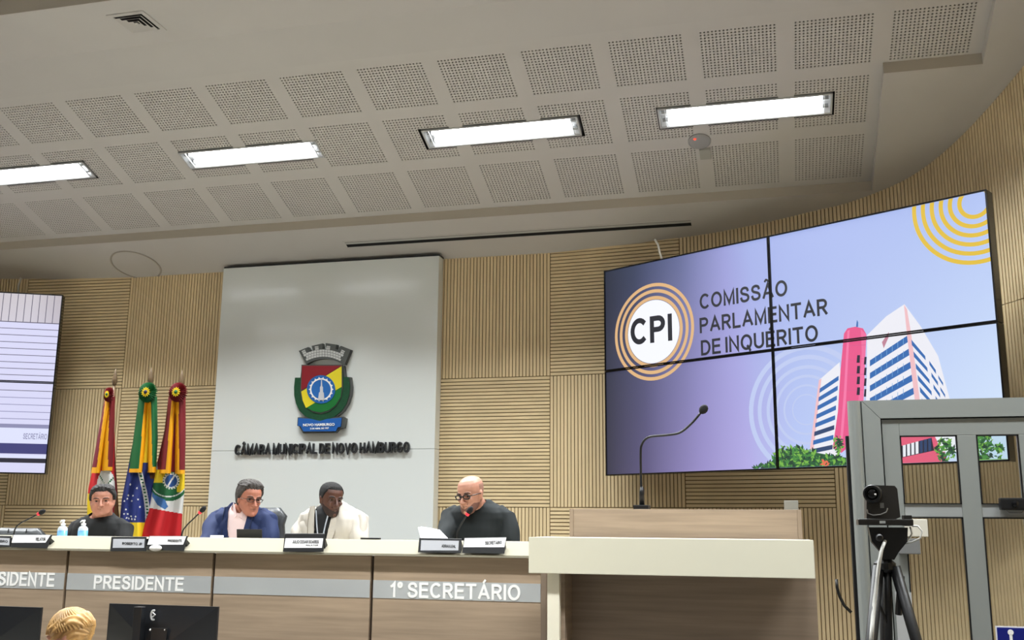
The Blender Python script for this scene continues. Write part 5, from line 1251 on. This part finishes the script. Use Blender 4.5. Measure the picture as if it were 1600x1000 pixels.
for s_ in (-1, 1):
    m = MB(); m.tube([(cx3 - .02 + s_*.046, YPp - .112, S3 + .0), (cx3 - .02 + s_*.03, YPp - .126, S3 - .09), (cx3 - .018 + s_*.004, YPp - .138, S3 - .24)], .0045, 6); m.build('lanyard', mat('lanyard_grey', (176, 184, 196), .6), r)
trousers(r, cx3, YPp, dark_tr)
# --- bald man reading
YPp = 6.3; cx4 = at(746, 820, YPp).x; S4 = at(746, 795, YPp).z
arms4 = {-1: dict(el=at(698, 834, 6.16), wr=Vector((at(684, 840, 5.95).x, 5.95, 1.33)), hand=dict(d=Vector((-.35, -.8, .35)), u=Vector((-.5, 0, .85)), side=-1, curl=.8))}
r, Mh, Mi, torso, J, _ = person('bald bearded man with black glasses and black sweater speaking into a microphone', cx4, YPp, at(742, 744.5, 6.22).z, math.radians(-20), math.radians(14), math.radians(-3), skin_d, S4, .21, (lambda q: (.0006 if (q.y > -.0 and q.z < .175 and q.z > .04) else -.01), mat('shaved_hair', (156, 116, 98), .8)), (beardf(.0014, -.01), mat('beard_stubble', (116, 80, 68), .8)), 1.04, hx=at(741, 790, 6.22).x - cx4, hdy=-.085, hscale=.98, arms=arms4, glasses=((14, 14, 16), .0205, .0036, .66), brow=(60, 44, 36))
m = MB(); torso(m, .012); sleeve(m, J, .018)
me = remesh(m, .006, 4, 'sweater'); carve(me, lambda c: not ((c - Vector((cx4 - .012, YPp - .05, S4 + .05))).length < .076 and c.z > S4 - .03))
fold(me, .014, 9, 5); me.materials.append(mat('sweater_dark', (14, 22, 24), .88)); link('sweater', me, r); trousers(r, cx4, YPp, dark_tr)
# seats under the other three
for px, lab in ((157, 'office chair hidden behind the man in the black sweater'), (519, 'office chair hidden behind the man in the cream blazer'), (746, 'office chair hidden behind the bald man')):
    chair(at(px, 820, 6.4).x, 6.5, 1.40, .20, lab)
# --- blonde woman at the clerk table (only the top of her head shows)
YW = 4.1; hc = at(125, 950, YW); wx, wz = hc.x, hc.z
r = empty('person', (wx, YW, 0), 'seated blonde woman, only the top of her head showing at the bottom left', 'person')
Mh = Matrix.Translation((wx - .01, YW, wz - .238)) @ Matrix.Rotation(math.radians(-75), 4, 'Z') @ Matrix.Rotation(math.radians(12), 4, 'X')
m = MB(); head_parts(m, Mh, 0, True); Sw = wz - .31
m.tube([Vector((wx, YW + .02, Sw - .05)), Mh @ Vector((0, .02, .06))], [.058, .05], 14)
m.rings([se(wx, YW + .02, z, a_, b_, 2.3, 28) for z, a_, b_ in ((Sw + .05, .055, .055), (Sw + .01, .11, .075), (Sw - .04, .17, .09), (Sw - .15, .165, .11), (Sw - .32, .145, .105), (.50, .17, .12), (.44, .17, .12))])
for s_ in (-1, 1):
    el = Vector((wx + s_*.2, YW - .03, Sw - .32)); wr = Vector((wx + s_*.1, YW - .22, .79))
    if s_ > 0: wr = Vector((wx + .1, YW - .2, .80))
    m.tube([(wx + s_*.155, YW + .02, Sw - .06), el, wr], [.042, .036, .024], 12); hand(m, wr, Vector((-s_*.2, -1, 0)), Vector((0, 0, 1)), s_, .5, .85)
    m.tube([(wx + s_*.09, YW, .48), (wx + s_*.1, YW - .42, .5)], [.075, .055], 12); m.tube([(wx + s_*.1, YW - .42, .5), (wx + s_*.1, YW - .4, .08)], [.052, .036], 12); m.tube([(wx + s_*.1, YW - .38, .04), (wx + s_*.1, YW - .5, .03)], [.032, .026], 10)
me = remesh(m, .006, 3); me.materials.append(skin_d); link('body', me, r)
m = MB(); head_parts(m, Mh, .012, False)
Mi = Mh.inverted(); h = remesh(m, .0035, 1, 'hair')
carve(h, lambda c: (lambda q: not (q.y < -.058 and q.z < .185) and not (q.y < -.01 and q.z < .12))(Mi @ c))
N_ = [v.normal.copy() for v in h.vertices]
for v, n_ in zip(h.vertices, N_):
    q = Mi @ v.co; a = math.atan2(q.x, q.z - .10); v.co += n_*(-.002 + .0025*math.sin(a*26 + q.y*70 + 3*math.sin(q.y*40)) + .006*noise.noise(q*30))
bl_m = mat('hair_blonde', (180, 140, 84), .45, var=.4, vscale=14, stretch=(1, 1, 1)); h.materials.append(bl_m); link('hair', h, r)
m = MB()
for k in range(44):
    ph = 2*math.pi*k/44 + .05*math.sin(k*7)
    m.tube([Mh @ Vector(((.0765 + .0125)*math.sin(th_)*math.cos(ph + .5*th_), .008 + (.0925 + .012)*math.sin(th_)*math.sin(ph + .5*th_), .118 + (.115 + .009)*math.cos(th_))) for th_ in (.12, .35, .6, .85, 1.1, 1.35)], [.003, .005, .0058, .006, .006, .005], 6)
m.build('hair_strands', bl_m, r, smooth=True)
m = MB(); m.rings([se(wx, YW + .02, z, a_ + .012, b_ + .012, 2.3, 28) for z, a_, b_ in ((Sw + .03, .08, .06), (Sw - .04, .172, .09), (Sw - .15, .17, .11), (Sw - .32, .15, .105), (.50, .175, .125))])
for s_ in (-1, 1): m.tube([(wx + s_*.155, YW + .02, Sw - .06), (wx + s_*.2, YW - .03, Sw - .32), (wx + s_*.11, YW - .18, .80)], [.052, .046, .034], 12)
me = remesh(m, .009, 3, 'blouse'); me.materials.append(mat('blouse_grey', (120, 116, 122), .8)); link('blouse', me, r)
c_ = empty('office_chair', (wx, YW, 0), 'office chair below the picture under the blonde woman', 'chair')
m = MB(); m.bbox(wx - .22, wx + .22, YW - .22, YW + .2, .33, .40, .02); m.build('seat', leather, c_)
m = MB(); m.bbox(wx - .2, wx + .2, YW + .19, YW + .24, .45, .85, .02); m.build('backrest', leather, c_); m = MB(); m.box(wx - .03, wx + .03, YW + .16, YW + .2, .35, .6); m.build('back_bar', black_m, c_)
m = MB(); m.tube([(wx, YW, .05), (wx, YW, .33)], .03, 10); m.build('gas_column', black_m, c_)
for k in range(5):
    a = 2*math.pi*k/5 + .3; m = MB(); m.tube([(wx, YW, .07), (wx + .26*math.cos(a), YW + .26*math.sin(a), .03)], [.024, .016], 8); m.build('leg', black_m, c_)
# ------------------------------------------------------------------ flags
def fq(x, y): return (130 + x/3.45, 560 + y/3.45)
fm = dict(red=mat('flag_red', (200, 24, 32), .75), dred=mat('ribbon_dark_red', (116, 12, 24), .6), yel=mat('flag_yellow', (240, 206, 30), .7), gold=mat('ribbon_gold', (232, 164, 10), .55), grn=mat('flag_green', (22, 98, 54), .7), rgrn=mat('ribbon_green', (10, 96, 46), .6), blu=mat('flag_blue', (30, 48, 122), .7), wht=mat('flag_white', (228, 228, 224), .75), drk=mat('flag_brown', (96, 60, 20), .75), mid=mat('flag_crest_blue', (40, 84, 150), .7), sky=mat('flag_ribbon_blue', (60, 110, 170), .7))  # drk is the dark brown part of the cloth
keys = list(fm)
def cloth(left, right, colour, Y, folds, seed, name, r, nu=44, nv=90, amp=.022, closed=True):
    """left/right : lists of (x, y) of the hanging cloth's borders, top to bottom, in close-up units"""
    def X(Lst, y):
        for i in range(len(Lst) - 1):
            if Lst[i][1] <= y <= Lst[i + 1][1]:
                t = (y - Lst[i][1])/(Lst[i + 1][1] - Lst[i][1]); return Lst[i][0] + (Lst[i + 1][0] - Lst[i][0])*t
        return Lst[-1][0]
    y0, y1 = left[0][1], left[-1][1]; m = MB(); G = []
    for j in range(nv + 1):
        y = y0 + (y1 - y0)*j/nv; row = []; xl, xr = X(left, y), X(right, y)
        for i in range(nu + 1):
            u = i/nu; x = xl + (xr - xl)*u; px, py = fq(x, y)
            dep = amp*(.35 + .65*j/nv)*math.sin(u*folds*math.pi*2 + seed + .5*math.sin(j*.05 + seed)) + .05*(2*u - 1)**2
            row.append((at(px, py, Y + dep), x, y))
        G.append(row)
    vs = [c[0] for row in G for c in row]; n = nu + 1; fs = []; ms = []
    for j in range(nv):
        for i in range(nu):
            x = (G[j][i][1] + G[j + 1][i + 1][1])/2; y = (G[j][i][2] + G[j + 1][i + 1][2])/2; fs.append((j*n + i, j*n + i + 1, (j + 1)*n + i + 1, (j + 1)*n + i)); ms.append(keys.index(colour(x, y)))
    o = len(vs); vs2 = [v + Vector((0, .006, 0)) for v in vs]; nf = len(fs)
    fs += [tuple(k + o for k in reversed(f)) for f in fs]; ms += ms[:nf]
    for j in range(nv):
        for i in (0, nu): a, b = j*n + i, (j + 1)*n + i; fs.append((a, b, b + o, a + o)); ms.append(ms[j*nu + min(i, nu - 1)])
    m.v = vs + vs2; m.f = fs; m.m = ms
    return m.build(name, [fm[k] for k in keys], r, smooth=True, fix=False)
def rosette(cx, cy, R, outer, r, Y, sq=1.0, tiltm=None):
    px, py = fq(cx, cy); c = at(px, py, Y - .05); rr = R/3.45/1600*Y; m = MB(); n = 28; vs = [c + Vector((0, -.02, 0))]
    for k in range(n*2):
        a = math.pi*k/n; q = rr*(1 + (.05 if k % 2 else -.03)); vs.append(c + Vector((math.cos(a)*q*sq, (.010 if k % 2 else -.012), math.sin(a)*q)))
    back = [v + Vector((0, .014, 0)) for v in vs]; N2 = n*2
    m.add(vs + back, [(0, 1 + k, 1 + (k + 1) % N2) for k in range(N2)] + [(N2 + 1, N2 + 2 + (k + 1) % N2, N2 + 2 + k) for k in range(N2)] + [(1 + k, N2 + 2 + k, N2 + 2 + (k + 1) % N2, 1 + (k + 1) % N2) for k in range(N2)])
    o = m.build('rosette', outer, r)
    m = MB()
    for k in range(12):
        a = 2*math.pi*k/12; d = Vector((math.cos(a)*sq, 0, math.sin(a))); t = Vector((-math.sin(a)*sq, 0, math.cos(a))); b = c + Vector((0, -.024, 0))
        m.prism([b + d*rr*.1 - t*rr*.03, b + d*rr*.38 - t*rr*.07, b + d*rr*.52, b + d*rr*.38 + t*rr*.07, b + d*rr*.1 + t*rr*.03], (0, .005, 0))
    m.build('rosette_petals', fm['yel'], o)
    m = MB(); m.ball(c + Vector((0, -.024, 0)), rr*.2*sq, .008, rr*.2); m.build('rosette_centre', fm['grn'] if outer != fm['rgrn'] else mat('rosette_navy', (24, 28, 60), .6), o, smooth=True)
def pole(px_, Y, ztop, r, foot):
    px_ *= (Y + .06)/Y; ztop = CZ + (ztop - CZ)*(Y + .06)/Y; Y += .06
    m = MB(); m.lathe([(.011, .52), (.011, ztop - .14)], Matrix.Translation((px_, Y, 0)), 12); m.build('pole', mat('pole_wood', (112, 88, 60), .5), r, smooth=True)
    m = MB(); m.lathe([(.010, ztop - .145), (.017, ztop - .14), (.017, ztop - .13), (.022, ztop - .12), (.020, ztop - .09), (.012, ztop - .05), (.001, ztop)], Matrix.Translation((px_, Y, 0)), 12); m.build('finial', mat('finial_wood', (104, 84, 58), .5), r, smooth=True)
    m = MB(); m.lathe([(.13, .501), (.13, .52), (.05, .535), (.02, .56)], Matrix.Translation((px_, Y, 0)), 20); m.build('foot', metal_m, r)
def ribbon(L_, R_, cols, Y, r, seed, name='ribbon'):
    return cloth(L_, R_, cols, Y - .065, .6, seed, name, r, 20, 40, .006)
YFl = 7.35
# Rio Grande do Sul flag (left)
p = at(181, 575, YFl); r = empty('flag', (p.x, YFl, .5), 'leftmost flag, red and white with dark red and yellow ribbons, behind the man in black', 'flag', 'ceremonial flags on poles')
pole(p.x, YFl, p.z, r, 0)
def c1(x, y):
    if y > 640 and x < 44 + (760 - y)*.02 and y > 728: return 'yel'
    dx = (x - 122)/48; dy = (y - 690)/95
    if dx*dx + dy*dy < 1 and y < 800: return 'wht' if not (abs(dy + dx*.6) < .05 or abs(dy - dx*.9) < .04) else 'grn'
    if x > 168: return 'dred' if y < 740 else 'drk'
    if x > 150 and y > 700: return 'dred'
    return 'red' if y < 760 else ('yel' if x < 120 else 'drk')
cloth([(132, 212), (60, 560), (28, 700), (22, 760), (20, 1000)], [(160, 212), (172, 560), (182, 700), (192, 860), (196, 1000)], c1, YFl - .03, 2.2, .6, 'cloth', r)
ribbon([(118, 205), (42, 618)], [(152, 205), (92, 618)], lambda x, y: 'gold' if y > 592 else ('gold' if x > 118 - (y - 235)*.13 else 'dred'), YFl - .01, r, 0)
ribbon([(146, 235), (88, 605)] if False else [(136, 205), (100, 400), (92, 605)], [(170, 205), (166, 400), (154, 605)], lambda x, y: 'gold' if (y > 580 or x < 140 - (y - 235)*.02) else 'dred', YFl, r, 1)
rosette(136, 195, 44, fm['dred'], r, YFl - .03, .72)
# Brazilian flag
p = at(237, 573, YFl); r = empty('flag', (p.x, YFl, .5), 'middle flag, blue with white stars and band under green and yellow ribbons', 'flag', 'ceremonial flags on poles')
pole(p.x, YFl, p.z, r, 0)
stars = [(254, 680), (243, 738), (268, 740), (238, 756), (222, 770), (262, 768), (230, 815), (220, 838), (240, 838), (258, 850), (282, 853), (234, 860), (246, 862), (262, 866), (278, 868), (295, 760), (290, 700), (306, 800)]
def c2(x, y):
    if y > 885: return 'yel'
    if y < 560: return 'yel' if y > 470 and x > 330 else ('grn' if x < 300 else 'yel')
    b = 292 + 42*math.sin(max(0, min(1, (y - 610)/280))*1.75)
    if b < x < b + 26 and y > 612: return 'wht' if int(y/9) % 2 or abs(x - b - 13) > 6 else 'grn'
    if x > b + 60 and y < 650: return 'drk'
    for sx_, sy_ in stars:
        if (x - sx_)**2 + (y - sy_)**2 < 22: return 'wht'
    return 'blu'
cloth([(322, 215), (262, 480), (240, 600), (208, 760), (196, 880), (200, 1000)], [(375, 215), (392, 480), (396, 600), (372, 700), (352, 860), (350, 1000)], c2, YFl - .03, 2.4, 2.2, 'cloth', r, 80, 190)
ribbon([(300, 205), (246, 615)], [(352, 205), (320, 615)], lambda x, y: 'gold' if y > 590 else ('gold' if x > 330 - (y - 238)*.085 else 'rgrn'), YFl - .01, r, 0)
ribbon([(338, 205), (345, 430), (346, 615)], [(396, 205), (400, 430), (390, 615)], lambda x, y: 'gold' if (y > 585 or x < 366 + (y - 238)*.02) else 'rgrn', YFl, r, 1)
rosette(345, 183, 60, fm['rgrn'], r, YFl - .03)
# city flag
p = at(285, 577, YFl); r = empty('flag', (p.x, YFl, .5), 'rightmost flag, white and red with a green crest under dark red and yellow ribbons', 'flag', 'ceremonial flags on poles')
pole(p.x, YFl, p.z, r, 0)
def c3(x, y):
    d = math.hypot(x - 474, y - 660)
    if d < 46:
        a = math.atan2(y - 660, x - 474)
        if d > 38: return 'wht' if math.sin(a*18) > -.2 else 'grn'
        if d > 33: return 'wht'
        return 'mid' if abs((x - 474) + (y - 660)*.6) > 5 else 'wht'
    if y > 838 - (535 - x)*.18 + (0 if x > 450 else (450 - x)*.0): return 'red'
    if inpoly(x, y, [(372, 715), (385, 735), (440, 760), (458, 800), (440, 815), (400, 790), (372, 745)]): return 'sky'
    gy = 700 + 70*math.sqrt(max(0, 1 - ((x - 460)/92)**2)) if abs(x - 460) < 92 else 0
    if 600 < y < gy: 
        if y > gy - 22: return 'grn'
        if y > gy - 28: return 'wht'
        if x < 440 and y < 672: return 'yel'
        if x > 505 and y < 720: return 'yel'
        if y < 610: return 'dred'
        return 'grn'
    return 'wht' if x < 400 or y > 620 else 'dred'
cloth([(488, 215), (450, 330), (418, 480), (385, 620), (362, 760), (320, 940), (315, 1000)], [(535, 215), (548, 480), (545, 700), (532, 850), (525, 1000)], c3, YFl - .03, 2.3, 4.0, 'cloth', r, 84, 200)
ribbon([(460, 205), (410, 620)], [(502, 205), (475, 620)], lambda x, y: 'gold' if y > 600 else ('gold' if x > 476 - (y - 238)*.09 else 'dred'), YFl - .01, r, 0)
ribbon([(486, 205), (492, 430), (494, 622)], [(550, 205), (550, 430), (546, 622)], lambda x, y: 'gold' if (y > 597 or x < 514 + (y - 238)*.01) else 'dred', YFl, r, 1)
rosette(508, 182, 58, fm['dred'], r, YFl - .03)
# notice papers low on the door stile behind the tripod
P = [at(1398, 925, YG - .016), at(1424, 928, YG - .016), at(1424, 1012, YG - .016), at(1398, 1010, YG - .016)]
m = MB(); m.box(P[0].x, P[1].x, YG - .0165, YG - .0150, P[2].z, P[0].z); o = m.build('notice', mat('notice_paper', (176, 178, 178), .7)); tag(centre(o), 'pale printed notice stuck on the door stile behind the tripod legs', 'notice')
